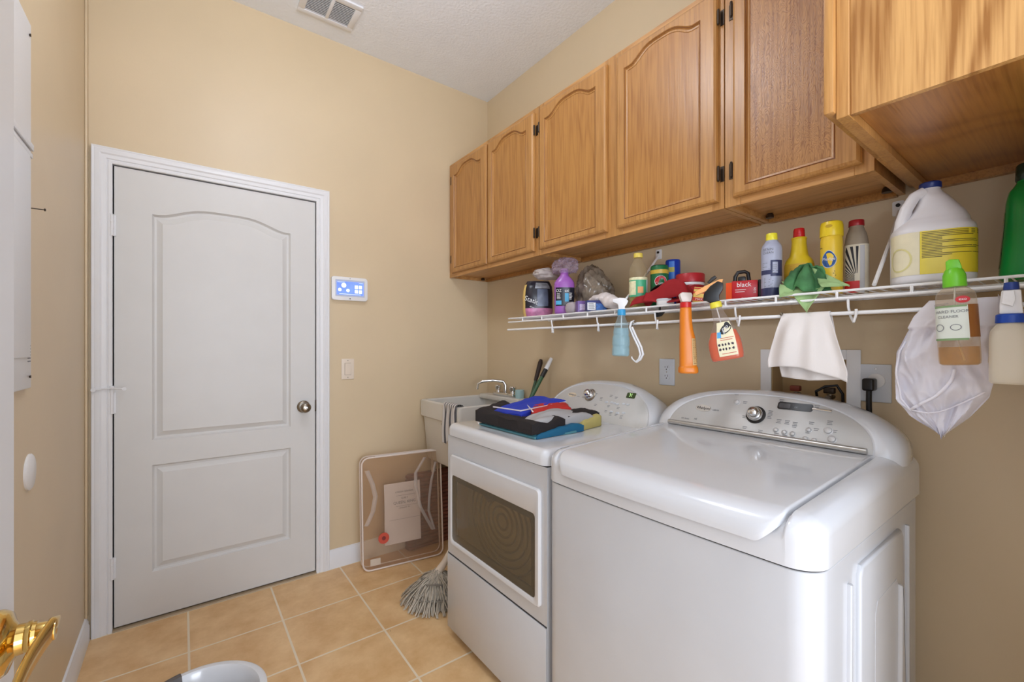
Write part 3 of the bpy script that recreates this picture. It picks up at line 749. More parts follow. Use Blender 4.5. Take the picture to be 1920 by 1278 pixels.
# basket under the sink
bk = thing('wicker_basket', 'flat reddish brown ribbed basket standing under the utility sink behind the clear bag', 'basket', (1.31, 2.538, 0), (0, 0, .0))
bm = B()
for k in range(19):
    z = .012+k*.024; r = rrect(-.205, .205, -.022, .022, .015)
    tube(bm, [(p, q, z) for p, q in r], .0125, 6, closed=True)
part('basket_wall', bm, mat('red_brown_wicker', (146, 92, 76), .7, var=.3, vscale=30, bump=.4, bscale=160), bk)
bm = B(); prism(bm, rrect(-.20, .20, -.02, .02, .012), 'xy', .002, .012); part('basket_base', bm, mat('brown_base', (110, 70, 54), .7), bk)

# ================================================================ CLEAR BAG
bg = thing('storage_bag', 'clear zippered vinyl bedding bag with white piping leaning on the wall', 'bag', (1.02, 2.385, 0.004), (math.radians(-5), 0, math.radians(-8.5)))
BW, BH, BT = .46, .615, .06
vinyl = clear('clear_vinyl', (232, 214, 194), .12, .10)
bm = B()
def bagface(y, amp, seed):
    def f(u, v):
        x = (u-.5)*(BW-.004); z = .006+v*(BH-.012)
        e = min(u, 1-u, v, 1-v)*4; e = min(1, e)
        wv = (.014*nz(x*5, z*4, seed)+.010*math.sin(14*(x+z*.5)+seed)*nz(x*3, z*3, seed+4))*e*amp
        return (x, y+wv, z)
    return f
grid(bm, 40, 50, bagface(0, 1.0, 1)); grid(bm, 40, 50, bagface(BT, .6, 5))
r = rrect(-BW/2+.002, BW/2-.002, .004, BH-.004, .035, 6)
def side(u, v):
    k = u*len(r); i = int(k) % len(r); j = (i+1) % len(r); t = k-int(k)
    return (r[i][0]+(r[j][0]-r[i][0])*t, BT*v, r[i][1]+(r[j][1]-r[i][1])*t)
grid(bm, len(r), 4, side)
part('bag_shell', bm, vinyl, bg, smooth=70)
for y in (0, BT):
    bm = B(); tube(bm, [(p, y, q) for p, q in rrect(-BW/2, BW/2, .002, BH, .04, 6)], .0045, 8, closed=True); part('piping', bm, mat('white_piping', (228, 214, 204), .4), bg)
bm = B(); grid(bm, 10, 14, lambda u, v: (-.105+u*.21, .022+.004*math.sin(v*7), .11+v*.34-.0*u)); ins = part('paper_insert', bm, mat('white_insert', (216, 208, 208), .6, var=.05), bg)
bm = B()
pf = lambda x, y: (x+.01, .0155+.0*y, .33+y)
text(bm, 'cotton blanket', .018, lambda x, y: pf(x, y+.07)); text(bm, 'QUEEN, KING', .021, lambda x, y: pf(x, y+.008)); text(bm, 'QUILT', .014, lambda x, y: pf(x, y+.032)); text(bm, '- polyester fill -', .012, lambda x, y: pf(x, y-.022))
bars(bm, [(-.05, .075, .048), (-.05, .075, -.012), (-.09, .09, -.085)], pf, .0012)
part('printing', bm, M['ink'], ins, smooth=0)
bm = B(); lathe(bm, [(0, -.012), (.030, -.012), (.030, -.010), (0, -.010)], 28, (-.118, .0, .165), 'y'); st_ = part('round_sticker', bm, mat('red_sticker', (196, 72, 48), .5), bg)
bm = B(); lathe(bm, [(0, -.0135), (.011, -.0135), (.011, -.0122), (0, -.0122)], 20, (-.118, .0, .165), 'y'); part('sticker_print', bm, mat('dark_red_print', (120, 34, 26), .5), st_)
bm = B(); box(bm, -.19, -.135, .004, .006, .022, .058); part('care_label', bm, M['white_label'], bg)
bm = B()
def fold(pts, a): 
    def f(u, v):
        k = v*(len(pts)-1); i = min(int(k), len(pts)-2); t = k-i; t = t*t*(3-2*t)
        x = pts[i][0]+(pts[i+1][0]-pts[i][0])*t; z = pts[i][1]+(pts[i+1][1]-pts[i][1])*t
        return (x+(u-.5)*a, -.012-.010*math.sin(u*PI), z)
    return f
fold_m = clear('vinyl_fold', (246, 240, 236), .30, .12)
for pts, a in (([(.13, .585), (.072, .50), (.070, .42), (.095, .30), (.165, .16)], .020), ([(.195, .55), (.165, .44), (.15, .34), (.145, .27), (.175, .16)], .016), ([(-.205, .55), (-.175, .47), (-.160, .40), (-.175, .32), (-.21, .25)], .026)):
    grid(bm, 6, 24, fold(pts, a))
part('vinyl_folds', bm, fold_m, bg, smooth=80)
# zip along the top side
bm = B(); tube(bm, [(-.15, BT*.5, BH-.001), (.2, BT*.5, BH-.001)], .004, 6); part('zipper', bm, M['plastic'], bg)

# ================================================================ MOP AND BROOM
mp_ = thing('string_mop', 'string mop with grey yarn head beside the left-hand machine, its green pole tipped white', 'mop', (1.0, 1.98, 0))
bm = B(); tube(bm, [(1.09, 1.953, .235), (1.64, 1.903, 1.072)], .0115, 12); part('pole', bm, mat('green_pole', (52, 92, 60), .35), mp_, True)
bm = B(); tube(bm, [(1.64, 1.903, 1.072), (1.668, 1.900, 1.115)], .0135, 12); part('pole_collar', bm, M['black'], mp_, True)
bm = B(); tube(bm, [(1.668, 1.900, 1.115), (1.690, 1.898, 1.150), (1.707, 1.896, 1.178)], [.0135, .012, .010], 12); part('pole_tip', bm, M['plastic'], mp_, True)
bm = B(); tube(bm, [(.985, 1.962, .09), (1.0, 1.960, .115), (1.05, 1.957, .172), (1.10, 1.952, .25)], [.034, .022, .0165, .0135], 14); part('socket', bm, M['ivory'], mp_, True)
bm = B(); rnd = random.Random(3); cx_, cy_ = 1.005, 1.965
for k in range(520):
    a = rnd.uniform(0, 2*PI); L = rnd.uniform(.10, .165); zt = rnd.uniform(.07, .125); q = rnd.uniform(.6, 1)
    if k % 3 == 0: L *= .72; zt += .015
    ca, sa = math.cos(a), math.sin(a); pts = []
    for i in range(9):
        s = i/8
        wob = .007*nz(k*.37, s*3, 1.7)
        rr = .012+L*s; z = .006+(zt)*(1-s)**.9*(1-.0*s)+.022*math.sin(s*PI)*q
        pts.append((cx_+ca*rr-sa*wob*3, cy_+sa*rr+ca*wob*3, max(.005, z+.004*nz(k, s*4, 0))))
    tube(bm, pts, .0032, 5)
o = part('mop_head', bm, mat('grey_yarn', (186, 176, 160), .95, var=.25, vscale=60), mp_, True)
bm = B()
for rr, z in ((.070, .100), (.125, .052)):
    tube(bm, [(cx_+rr*math.cos(a), cy_+rr*math.sin(a), z+.004*math.sin(5*a)) for a in [2*PI*k/36 for k in range(36)]], .0042, 6, closed=True)
part('stitching', bm, mat('grey_band', (128, 122, 112), .9), mp_, True)
brm = thing('broom', 'green broom pole with a long dark grip leaning in the gap beside the sink', 'broom', (1.18, 1.86, 0))
bm = B(); tube(bm, [(1.20, 1.865, .09), (1.655, 1.972, 1.05)], .0095, 12); part('pole', bm, mat('dark_green_pole', (40, 78, 52), .35), brm, True)
bm = B(); tube(bm, [(1.650, 1.971, 1.045), (1.662, 1.974, 1.07), (1.697, 1.982, 1.150), (1.704, 1.984, 1.168)], [.0105, .0125, .0145, .009], 12); part('grip', bm, mat('dark_brown_grip', (46, 30, 24), .5), brm, True)
bm = B(); box(bm, 1.13, 1.27, 1.845, 1.885, 0.002, .10, .01); part('brush', bm, mat('brown_bristles', (80, 60, 44), .9, bump=.5, bscale=200), brm, True)

# ================================================================ BUCKET
bn = thing('round_bin', 'white round bin on the tiles at the bottom edge, part of its rim dark grey', 'bin', (.03, 1.432, 0))
bm = B(); R0 = .163
lathe(bm, [(0, .002), (.125, .002), (.13, .006), (R0-.008, .29), (R0, .292), (R0, .300), (R0-.006, .304), (R0-.018, .303), (R0-.026, .290), (.118, .015), (0, .015)], 64, cap=False)
part('bin_body', bm, M['enamel'], bn, smooth=40)
bm = B()
a0, a1 = math.radians(103), math.radians(178)
def rimseg(u, v):
    a = a0+(a1-a0)*u; P_ = [(R0-.028, .285), (R0-.02, .305), (R0-.005, .3065), (R0+.002, .300), (R0+.001, .285)]
    k = v*4; i = min(3, int(k)); t = k-i; rr = P_[i][0]+(P_[i+1][0]-P_[i][0])*t; z = P_[i][1]+(P_[i+1][1]-P_[i][1])*t
    return (rr*math.cos(a), rr*math.sin(a), z)
grid(bm, 24, 8, rimseg); part('rim_grip', bm, mat('dark_grey_rubber', (92, 86, 84), .45), bn, smooth=50)

# ================================================================ MACHINES
def console(root, yc, ho, hi, zb, zt, x_base, x_top, pin, prefix):
    """arched back console: shell + silver face; ho/hi outer and inner half widths"""
    def arch(h, H, n=40, p=2.35, q=.43, z0=zb):
        pts = []
        for k in range(n+1):
            s = math.cos(PI*k/n); s = max(-1, min(1, s)); y = max(0.0, 1-abs(s)**p)
            pts.append((yc+h*s, z0+H*y**q))
        return pts
    def X(z, dx=0): return x_base+(x_top-x_base)*(z-zb)/(zt-zb)+dx
    H = zt-zb
    base = [(-1)]
    def ring(h, HH, dx=None, xabs=None, drop=0):
        a = arch(h, HH); out = []
        for (y, z) in a: out.append((X(z, dx) if xabs is None else xabs, y, z))
        out.append((X(zb, dx) if xabs is None else xabs, yc-h, zb-.02)); out.append((X(zb, dx) if xabs is None else xabs, yc+h, zb-.02))
        return out
    rings = [ring(ho*.95, H*.84, xabs=1.64), ring(ho*.975, H*.90, xabs=1.615), ring(ho-.002, H*.985, dx=.045), ring(ho-.012, H-.003, dx=.018), ring((ho+hi)/2, H-.007, dx=.005), ring(hi+.008, H-.012, dx=.0), ring(hi+.002, H-.014, dx=.002), ring(hi-.002, H-.018, dx=.004)]
    bm = B(); rings_mesh(bm, rings, True, True)
    sh = part('console', bm, M['enamel'], root, True, smooth=40)
    bm = B()
    def pr(h, HH, dx): return [(X(z, dx), y, z) for y, z in arch(h, HH, z0=zb+.003)]
    rings_mesh(bm, [pr(hi, H-.019, .006), pr(hi, H-.019, .0015), pr(hi-.004, H-.023, -.0010)], True, True)
    face = part('control_panel', bm, M['panel_silver'], root, True, smooth=30)
    def pf(x, y, dz=0): # lettering plane: x along -Y (to the right as seen), y up the slope
        z = zb+y; return (X(z, -.0016-dz), yc-x, z)
    return sh, face, pf, X

wm = thing('washing_machine', 'large white top-load washing machine in the foreground with a silver console', 'washer', (1.27, .667, 0))
wx0, wx1, wy0, wy1 = .922, 1.61, .300, 1.035
bm = B()
def bow(x, y):
    return .012*max(0, 1-((y-.668)/.36)**2)*max(0, min(1, (1.0-x)/.1))
def front_bow(x, y, z): return (x-bow(x, y), y, z)
def warped(bm, dims, rv, rt, cx, cy, fn):
    x0, x1, y0, y1, z0, z1 = dims; t = bmesh.new(); bmesh.ops.create_cube(t, size=1)
    for v in t.verts: v.co = Vector((x0+(x1-x0)*(v.co.x+.5), y0+(y1-y0)*(v.co.y+.5), z0+(z1-z0)*(v.co.z+.5)))
    e = [e for e in t.edges if abs(e.verts[0].co.z-e.verts[1].co.z) > 1e-4 and e.verts[0].co.x < 1]
    bmesh.ops.bevel(t, geom=e, offset=rv, segments=8, profile=.5, affect='EDGES')
    if rt:
        e = [e for e in t.edges if all(abs(v.co.z-z1) < 1e-5 for v in e.verts)]
        bmesh.ops.bevel(t, geom=e, offset=rt, segments=7, profile=.5, affect='EDGES')
    for x in cx: bmesh.ops.bisect_plane(t, geom=t.verts[:]+t.edges[:]+t.faces[:], plane_co=(x, 0, 0), plane_no=(1, 0, 0))
    for y in cy: bmesh.ops.bisect_plane(t, geom=t.verts[:]+t.edges[:]+t.faces[:], plane_co=(0, y, 0), plane_no=(0, 1, 0))
    for v in t.verts: v.co = Vector(fn(*v.co))
    merge(bm, t)
CY7 = [.42, .5, .58, .668, .75, .83, .91]
warped(bm, (.907, wx1, .2995, 1.036, .006, .833), .052, .003, [1.0], CY7, front_bow)
part('cabinet_body', bm, M['enamel2'], wm, True, smooth=35)
# embossed ribs on the right side
bm = B()
def emb(pts, h=.006, bev=.005): prism(bm, pts, 'xz', wy0+.001, wy0-h*1.5, bev*1.3, 3)
emb([(1.112, .10), (1.112, .775), (1.125, .795), (1.425, .795), (1.442, .775), (1.470, .10)], .007)
emb([(1.049, .12), (1.060, .775), (1.070, .775), (1.067, .12)], .006, .003)
emb([(1.505, .12), (1.500, .785), (1.512, .785), (1.526, .12)], .006, .003)
sd = part('side_embossing', bm, M['enamel2'], wm, True, smooth=50)
bm = B(); prism(bm, [(1.198, .12), (1.205, .665), (1.222, .690), (1.372, .690), (1.390, .665), (1.405, .12)], 'xz', wy0-.0100, wy0-.0112, 0)
part('inner_recess', bm, mat('recess_enamel', (206, 207, 210), .3), sd, True, smooth=30)
bm = B(); prism(bm, [(1.372, .120), (1.386, .672), (1.394, .672), (1.442, .120)], 'xz', wy0-.010, wy0-.020, .006, 3); part('inner_rib', bm, M['enamel2'], sd, True, smooth=50)
bm = B(); box(bm, wx0+.03, wx1-.03, wy0+.03, wy1-.03, .0, .006); part('base', bm, M['black'], wm, True)
# top deck and lid: rounded boxes cut finely and warped
def sst(a, b, t): t = max(0, min(1, (t-a)/(b-a))); return t*t*(3-2*t)
LY0, LY1, LX0, LX1 = .360, .978, .893, 1.463
DZT = .957
def deckfn(x, y, z):
    k = (z-.836)/(DZT-.836)
    z -= .048*max(0, 1.47-x)*max(0, k)
    if k > .5:
        inl = sst(LY0-.009, LY0-.003, y)*(1-sst(LY1+.003, LY1+.009, y))*(1-sst(1.466, 1.470, x))
        z -= .013*inl
    return (x-bow(x, y), y, z)
bm = B(); CX = [.93, .955, .98, 1.05, 1.15, 1.25, 1.35, 1.464, 1.468, 1.472]; CY = [LY0-.010, LY0-.006, LY0-.002, .42, .5, .58, .668, .75, .83, .91, LY1+.002, LY1+.006, LY1+.010]
warped(bm, (.904, 1.64, .297, 1.0385, .838, DZT), .055, .046, CX, CY, deckfn)
part('top_deck', bm, M['enamel'], wm, True, smooth=50)
bm = B(); warped(bm, (.9105, 1.605, .303, 1.033, .830, .842), .050, 0, [1.0], CY7, front_bow); part('deck_seam', bm, M['darkgap'], wm, True)
def lidfn(x, y, z):
    top = DZT+.002-.048*max(0, 1.47-x)
    if x < .950: top -= .050*(1-math.sqrt(max(0, 1-min(1, ((.950-x)/.0575))**2)))
    return (x-bow(x, y), y, z+top)
bm = B(); warped(bm, (LX0, LX1, LY0, LY1, -.016, 0), .040, .006, [.9+.006*k for k in range(10)]+[1.05, 1.15, 1.25, 1.35], [.42, .5, .58, .668, .75, .83, .91], lidfn)
lid = part('lid', bm, M['enamel'], wm, True, smooth=50)
sh, face, pf, Xf = console(wm, .668, .372, .308, .955, 1.100, 1.470, 1.556, 0, 'w')
bm = B(); tube(bm, [(1.464, .968, .967), (1.464, .370, .967)], .0085, 14); part('console_roll', bm, M['steel'], wm, True, smooth=60)
def knob(root, y, z, r, X, ringmat):
    n = Vector((-(.155), 0, .092)).normalized()
    q = n.to_track_quat('Z', 'Y').to_matrix().to_4x4(); T = Matrix.Translation((X(z), y, z)) @ q
    bm = B(); lathe(bm, [(0, 0), (r*1.28, 0), (r*1.28, .004), (r*1.1, .006), (0, .006)], 36, cap=False); bmesh.ops.transform(bm, matrix=T, verts=bm.verts); k0 = part('knob_base', bm, ringmat, root, True, smooth=50)
    bm = B(); lathe(bm, [(r*1.02, .004), (r, .016), (r*.86, .020), (r*.80, .021), (r*.72, .030), (r*.5, .036), (0, .038)], 36, cap=False); bmesh.ops.transform(bm, matrix=T, verts=bm.verts); part('knob_cap', bm, M['chrome'], k0, True, smooth=40)
knob(wm, .674, 1.022, .0235, Xf, M['black'])
def button(root, y, z, r, X, name='button', m=None):
    n = Vector((-(.155), 0, .092)).normalized()
    T = Matrix.Translation((X(z), y, z)) @ n.to_track_quat('Z', 'Y').to_matrix().to_4x4()
    bm = B(); lathe(bm, [(r*1.5, 0), (r*1.5, .0015), (r*1.2, .0025), (r*1.05, .0015), (r, .005), (r*.7, .0065), (0, .007)], 24, cap=False); bmesh.ops.transform(bm, matrix=T, verts=bm.verts); return part(name, bm, m or M['silver_button'], root, True, smooth=50)
for y, z, r in ((.604, .985, .006), (.579, .982, .006), (.556, .981, .006), (.516, .998, .006), (.520, .973, .006), (.497, .972, .006), (.468, 1.003, .0085), (.455, .982, .0085), (.745, 1.055, .0075)):
    button(wm, y, z, r, Xf)
bm = B(); q = [(pf(x, y, .001)) for x, y in rrect(.052, .150, .094, .116, .006)]
q2 = [(pf(x, y, -.002)) for x, y in rrect(.052, .150, .094, .116, .006)]
rings_mesh(bm, [q2, q], True, True); ds = part('display', bm, M['black'], wm, True)
bm = B(); q = [(pf(x, y, .0014)) for x, y in rrect(.056, .088, .098, .112, .003)]; bm.faces.new([bm.verts.new(p) for p in q]); text(bm, 'OK', .007, lambda x, y: pf(x+.105, y+.103, .0014)); part('display_window', bm, mat('grey_lcd', (88, 88, 90), .2), ds, True, smooth=0)
bm = B(); tube(bm, [pf(.150, .104, .002), pf(.200, .102, .002)], .004, 10); part('door_slot_bar', bm, M['chrome'], wm, True)
bm = B(); q = [(pf(x, y, .0012)) for x, y in disc(-.188, .070, .030, .011)]; rings_mesh(bm, [[pf(x, y, -.002) for x, y in disc(-.188, .070, .030, .011)], q], True, True)
bd = part('badge', bm, M['chrome'], wm, True)
bm = B(); text(bm, 'Whirlpool', .0125, lambda x, y: pf(x-.188, y+.070, .0018)); part('badge_lettering', bm, M['inkdark'], bd, True, smooth=0)
bm = B(); L_ = lambda X0, Y0: (lambda x, y: pf(x+X0, y+Y0, .0004))
text(bm, 'cabrio', .0095, L_(-.142, .068)); text(bm, '6th Sense', .008, L_(-.245, .028)); text(bm, 'HE', .009, L_(-.205, .030))
for x0, y0, n in ((.066, .062, 3), (.090, .062, 3), (.112, .060, 4), (.155, .066, 2), (.150, .040, 2), (.170, .050, 2), (.200, .075, 3), (.215, .052, 2), (.036, .085, 3), (.036, .072, 3), (-.05, .105, 2), (-.085, .125, 1), (-.03, .028, 2), (.02, .024, 2), (.068, .022, 2), (.092, .020, 2), (.114, .018, 2), (.15, .012, 2), (.175, .010, 2), (.20, .015, 1), (-.04, .06, 2), (.06, .122, 2), (.16, .114, 2)):
    bars(bm, [(x0-.007+.001*(k % 2), x0+.007-.002*(k % 2), y0-.0045*k) for k in range(n)], lambda x, y: pf(x, y, .0004), .0016)
part('control_markings', bm, M['ink'], wm, True, smooth=0)

# ---- dryer
dy = thing('clothes_dryer', 'white front-load clothes dryer with a dark window door, left of the washing machine', 'dryer', (1.26, 1.365, 0))
dx0, dx1, dy0, dy1 = .92, 1.61, 1.042, 1.688
bm = B()
oz0, oz1, oy0, oy1 = .430, .705, 1.093, 1.640
box(bm, dx0, dx0+.02, dy0, dy1, .040, oz0, .0); box(bm, dx0, dx0+.02, dy0, dy1, oz1, .864, 0)
box(bm, dx0, dx0+.02, dy0, oy0, oz0, oz1); box(bm, dx0, dx0+.02, oy1, dy1, oz0, oz1)
box(bm, dx0+.02, dx1, dy0, dy0+.006, .020, .864); box(bm, dx0+.02, dx1, dy1-.006, dy1, .020, .864); box(bm, dx1-.006, dx1, dy0+.006, dy1-.006, .02, .864); box(bm, dx0+.02, dx1-.006, dy0+.006, dy1-.006, .02, .026)
part('cabinet_body', bm, M['enamel2'], dy, True, smooth=20)
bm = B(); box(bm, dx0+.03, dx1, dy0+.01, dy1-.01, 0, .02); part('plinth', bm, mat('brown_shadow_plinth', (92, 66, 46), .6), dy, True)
bm = B(); box(bm, dx0-.001, dx0+.004, dy0+.001, dy1-.001, .357, .361); part('lower_seam', bm, M['darkgap'], dy, True)
bm = B(); box(bm, dx0-.004, dx0-.0008, dy0+.001, dy1-.001, .041, .356, .002, 2); part('lower_panel', bm, M['enamel2'], dy, True)
bm = B(); box(bm, dx0+.003, dx1, dy0+.003, dy1-.003, .864, .868); part('top_seam', bm, M['darkgap'], dy, True)
bm = B(); rbox(bm, dx0-.006, 1.64, dy0-.001, dy1+.003, .868, .918, .032, .026, 6, fn=lambda c: (c.x, c.y, c.z))
part('top', bm, M['enamel'], dy, True, smooth=50)
# raised worktop line
# door frame ring + glass + cavity
bm = B()
outp = rrect(1.068, 1.655, .408, .790, .018, 5); innp = rrect(oy0, oy1, oz0, oz1, .014, 5)
def RX(pts, x): return [(x, p, q) for p, q in pts]
rings_mesh(bm, [RX(outp, dx0-.0005), RX(outp, dx0-.006), RX(offset(outp, .005), dx0-.011), RX(offset(innp, -.005), dx0-.011), RX(innp, dx0-.008), RX(innp, dx0+.019)], False, False)
dr = part('door', bm, M['enamel'], dy, True, smooth=35)
bm = B(); box(bm, dx0-.0075, dx0-.004, oy0+.0, oy1-.0, oz0+.0, oz1-.0, .003)
gl = clear('smoked_glass', (196, 184, 162), .12, .04, ior=1.45); part('window', bm, gl, dr, True)
bm = B()
rings_mesh(bm, [RX(innp, dx0-.0035), RX(offset(innp, .024), dx0-.0035), RX(offset(innp, .026), dx0+.002)], False, False)
part('window_border', bm, mat('dark_olive_border', (66, 60, 50), .4), dr, True)
bm = B()
box(bm, dx0+.085, dx0+.09, dy0+.02, dy1-.02, .36, .80)
yc, zc = 1.365, .585
part('drum_back', bm, mat('drum_back_grey', (206, 188, 146), .45), dy, True)
bm = B()
for k in range(7):
    rr = .03+.027*k
    tube(bm, [(dx0+.083, 1.40+rr*1.15*math.cos(a), .56+rr*math.sin(a)) for a in [2*PI*j/40 for j in range(40)]], .0045, 6, closed=True)
part('drum_rings', bm, mat('drum_ridge', (150, 134, 92), .5), dy, True)
bm = B(); box(bm, dx0+.021, dx0+.30, 1.06, 1.068, .38, .76); box(bm, dx0+.021, dx0+.30, 1.662, 1.67, .38, .76); box(bm, dx0+.021, dx0+.30, 1.068, 1.662, .38, .388); box(bm, dx0+.021, dx0+.30, 1.068, 1.662, .755, .763)
part('drum_wall', bm, mat('drum_side_tan', (176, 150, 116), .45), dy, True)
bm = B(); tube(bm, [(dx0+.03, 1.475, .705), (dx0+.03, 1.455, .675), (dx0+.03, 1.41, .655), (dx0+.03, 1.37, .672)], [.004, .010, .011, .006], 10)
part('door_catch_arm', bm, M['nickel'], dy, True)
sh, face, pf, Xf2 = console(dy, 1.365, .325, .292, .915, 1.090, 1.462, 1.560, 0, 'd')
knob(dy, 1.418, 1.020, .0235, Xf2, M['nickel'])
bm = B(); text(bm, 'Whirlpool', .0115, lambda x, y: pf(x-.165, y+.098, .0018)); text(bm, 'cabrio', .007, lambda x, y: pf(x-.122, y+.094, .0018)); text(bm, 'auto', .009, lambda x, y: pf(x-.09, y+.094, .0018))
for x0, y0, n in ((.02, .10, 3), (.07, .115, 2), (.10, .11, 2), (.075, .072, 2), (.13, .07, 2), (.07, .05, 2), (.10, .045, 3), (.13, .042, 2), (.16, .04, 3), (-.02, .115, 2), (0, .07, 2)):
    bars(bm, [(x0-.008, x0+.007-.003*(k % 2), y0-.005*k) for k in range(n)], lambda x, y: pf(x, y, .0004), .0016)
part('control_markings', bm, M['ink'], dy, True, smooth=0)
bm = B(); q = [(pf(x, y, .0012)) for x, y in disc(-.165, .098, .028, .010)]; rings_mesh(bm, [[pf(x, y, -.002) for x, y in disc(-.165, .098, .028, .010)], q], True, True); part('badge', bm, M['chrome'], dy, True)
for x, z in ((.055, .085), (.085, .087), (.10, .085), (.118, .083), (.150, .087), (.172, .087), (.10, .05), (.135, .048), (.165, .052)):
    bm = B(); q = rrect(x-.008, x+.007, z-.003, z+.003, .0025); rings_mesh(bm, [[pf(a, b, -.002) for a, b in q], [pf(a, b, .003) for a, b in q]], True, True); part('button', bm, M['grey_plate'], dy, True)
bm = B(); q = rrect(.150, .195, .112, .134, .004); rings_mesh(bm, [[pf(a, b, -.002) for a, b in q], [pf(a, b, .001) for a, b in q]], True, True); ds = part('display', bm, M['green_lcd'], dy, True)
bm = B(); text(bm, '31', .018, lambda x, y: pf(x+.172, y+.124, .0015)); part('display_digits', bm, M['green_digit'], ds, True, smooth=0)

# ================================================================ FOLDED BAG ON THE DRYER
fb = thing('folded_tote', 'folded black and grey insulated tote with blue, red and yellow panels on the left-hand machine', 'bag', (1.2, 1.44, .9185))
ZT = .9185
def slab(name, pts, z0, z1, m, amp=.006, seed=0, n=14, dome=.0):
    """soft folded layer with corner points pts (4), wavy top"""
    def f(u, v):
        a = Vector(pts[0]).lerp(Vector(pts[1]), u); b = Vector(pts[3]).lerp(Vector(pts[2]), u); q = a.lerp(b, v); return q
    bm = B()
    def top(u, v):
        q = f(u, v); e = min(1, min(u, 1-u, v, 1-v)*6)
        za = z1 if not callable(z1) else z1(u, v)
        return (q.x+.003*nz(u*4, v*4, seed), q.y+.003*nz(u*4, v*4, seed+3), za-.012*(1-e)**2+amp*1.5*nz(u*3, v*3, seed+7)+.003*nz(u*9, v*9, seed)+dome*math.sin(u*PI)*math.sin(v*PI))
    def bot(u, v):
        q = f(u, v); return (q.x, q.y, z0 if not callable(z0) else z0(u, v))
    n = max(n, 18)
    N = n; T = [[bm.verts.new(top(i/N, j/N)) for i in range(N+1)] for j in range(N+1)]; Bo = [[bm.verts.new(bot(i/N, j/N)) for i in range(N+1)] for j in range(N+1)]
    for j in range(N):
        for i in range(N):
            bm.faces.new((T[j][i], T[j][i+1], T[j+1][i+1], T[j+1][i])); bm.faces.new((Bo[j][i+1], Bo[j][i], Bo[j+1][i], Bo[j+1][i+1]))
    edge = [(0, i) for i in range(N)]+[(j, N) for j in range(N)]+[(N, N-i) for i in range(N)]+[(N-j, 0) for j in range(N)]
    for k in range(len(edge)):
        a, b = edge[k], edge[(k+1) % len(edge)]
        bm.faces.new((T[a[0]][a[1]], T[b[0]][b[1]], Bo[b[0]][b[1]], Bo[a[0]][a[1]]))
    return part(name, bm, m, fb, True, smooth=60)
fabK = mat('black_fabric', (34, 28, 28), .85, var=.2, vscale=30, bump=.2, bscale=300)
fabG = mat('grey_fabric', (172, 170, 170), .8, var=.05)
fabB = mat('royal_blue_fabric', (36, 62, 190), .7)
fabR = mat('red_fabric', (196, 44, 38), .7)
fabT = mat('teal_fabric', (18, 96, 132), .6)
fabT2 = mat('light_teal_fabric', (86, 146, 158), .6)
fabY = mat('khaki_yellow_fabric', (186, 172, 104), .7)
fabW = mat('white_binding', (226, 220, 224), .6)
A = (.975, 1.590); Bc = (.985, 1.185); Cc = (1.385, 1.235); Dd = (1.46, 1.66)   # footprint corners
slab('base_layer', [(.995, 1.555, 0), (.994, 1.192, 0), (1.20, 1.190, 0), (1.20, 1.58, 0)], ZT+.001, lambda u, v: ZT+.020-.012*(u < .0), fabT2, .002, 1)
slab('teal_layer', [(1.0, 1.186, 0), (1.245, 1.195, 0), (1.245, 1.28, 0), (1.01, 1.28, 0)], ZT+.001, lambda u, v: ZT+.020+.016*u, fabT, .003, 2)
slab('yellow_panel', [(1.247, 1.205, 0), (1.39, 1.235, 0), (1.42, 1.32, 0), (1.247, 1.32, 0)], ZT+.001, lambda u, v: ZT+.032+.020*u, fabY, .003, 3)
slab('black_cover', [(.985, 1.570, 0), (.984, 1.195, 0), (1.16, 1.21, 0), (1.15, 1.600, 0)], lambda u, v: ZT+.016, lambda u, v: ZT+.066-.016*math.sin(v*PI)*math.sin(u*PI)+.034*(1-u)**3*(.2+.8*v), fabK, .008, 5, 20)
slab('grey_flap', [(.985, 1.205, 0), (1.345, 1.235, 0), (1.33, 1.33, 0), (1.03, 1.30, 0)], lambda u, v: ZT+.018+.012*u, lambda u, v: ZT+.066+.014*math.sin(u*PI)-.012*(1-v), fabG, .008, 6, 20)
slab('black_side_panel', [(1.19, 1.225, 0), (1.40, 1.255, 0), (1.42, 1.36, 0), (1.20, 1.36, 0)], lambda u, v: ZT+.036, lambda u, v: ZT+.070-.006*u, fabK, .003, 8)
slab('red_panel', [(1.08, 1.305, 0), (1.30, 1.315, 0), (1.38, 1.43, 0), (1.17, 1.45, 0)], lambda u, v: ZT+.030, lambda u, v: ZT+.078+.006*v, fabR, .003, 9)
slab('blue_panel', [(1.03, 1.50, 0), (1.055, 1.345, 0), (1.385, 1.44, 0), (1.40, 1.66, 0)], lambda u, v: ZT+.030, lambda u, v: ZT+.074+.022*v, fabB, .004, 10)
bm = B()
for pts in ([(1.052, 1.345), (1.20, 1.385), (1.385, 1.44)], [(1.028, 1.50), (1.05, 1.345)], [(1.075, 1.30), (1.12, 1.37), (1.17, 1.452)]):
    n_ = 12; P_ = []
    for k in range(n_+1):
        s = k/n_*(len(pts)-1); i = min(int(s), len(pts)-2); t = s-i; P_.append((pts[i][0]+(pts[i+1][0]-pts[i][0])*t, pts[i][1]+(pts[i+1][1]-pts[i][1])*t, ZT+.079))
    tube(bm, P_, .0028, 6)
part('white_binding', bm, fabW, fb, True)
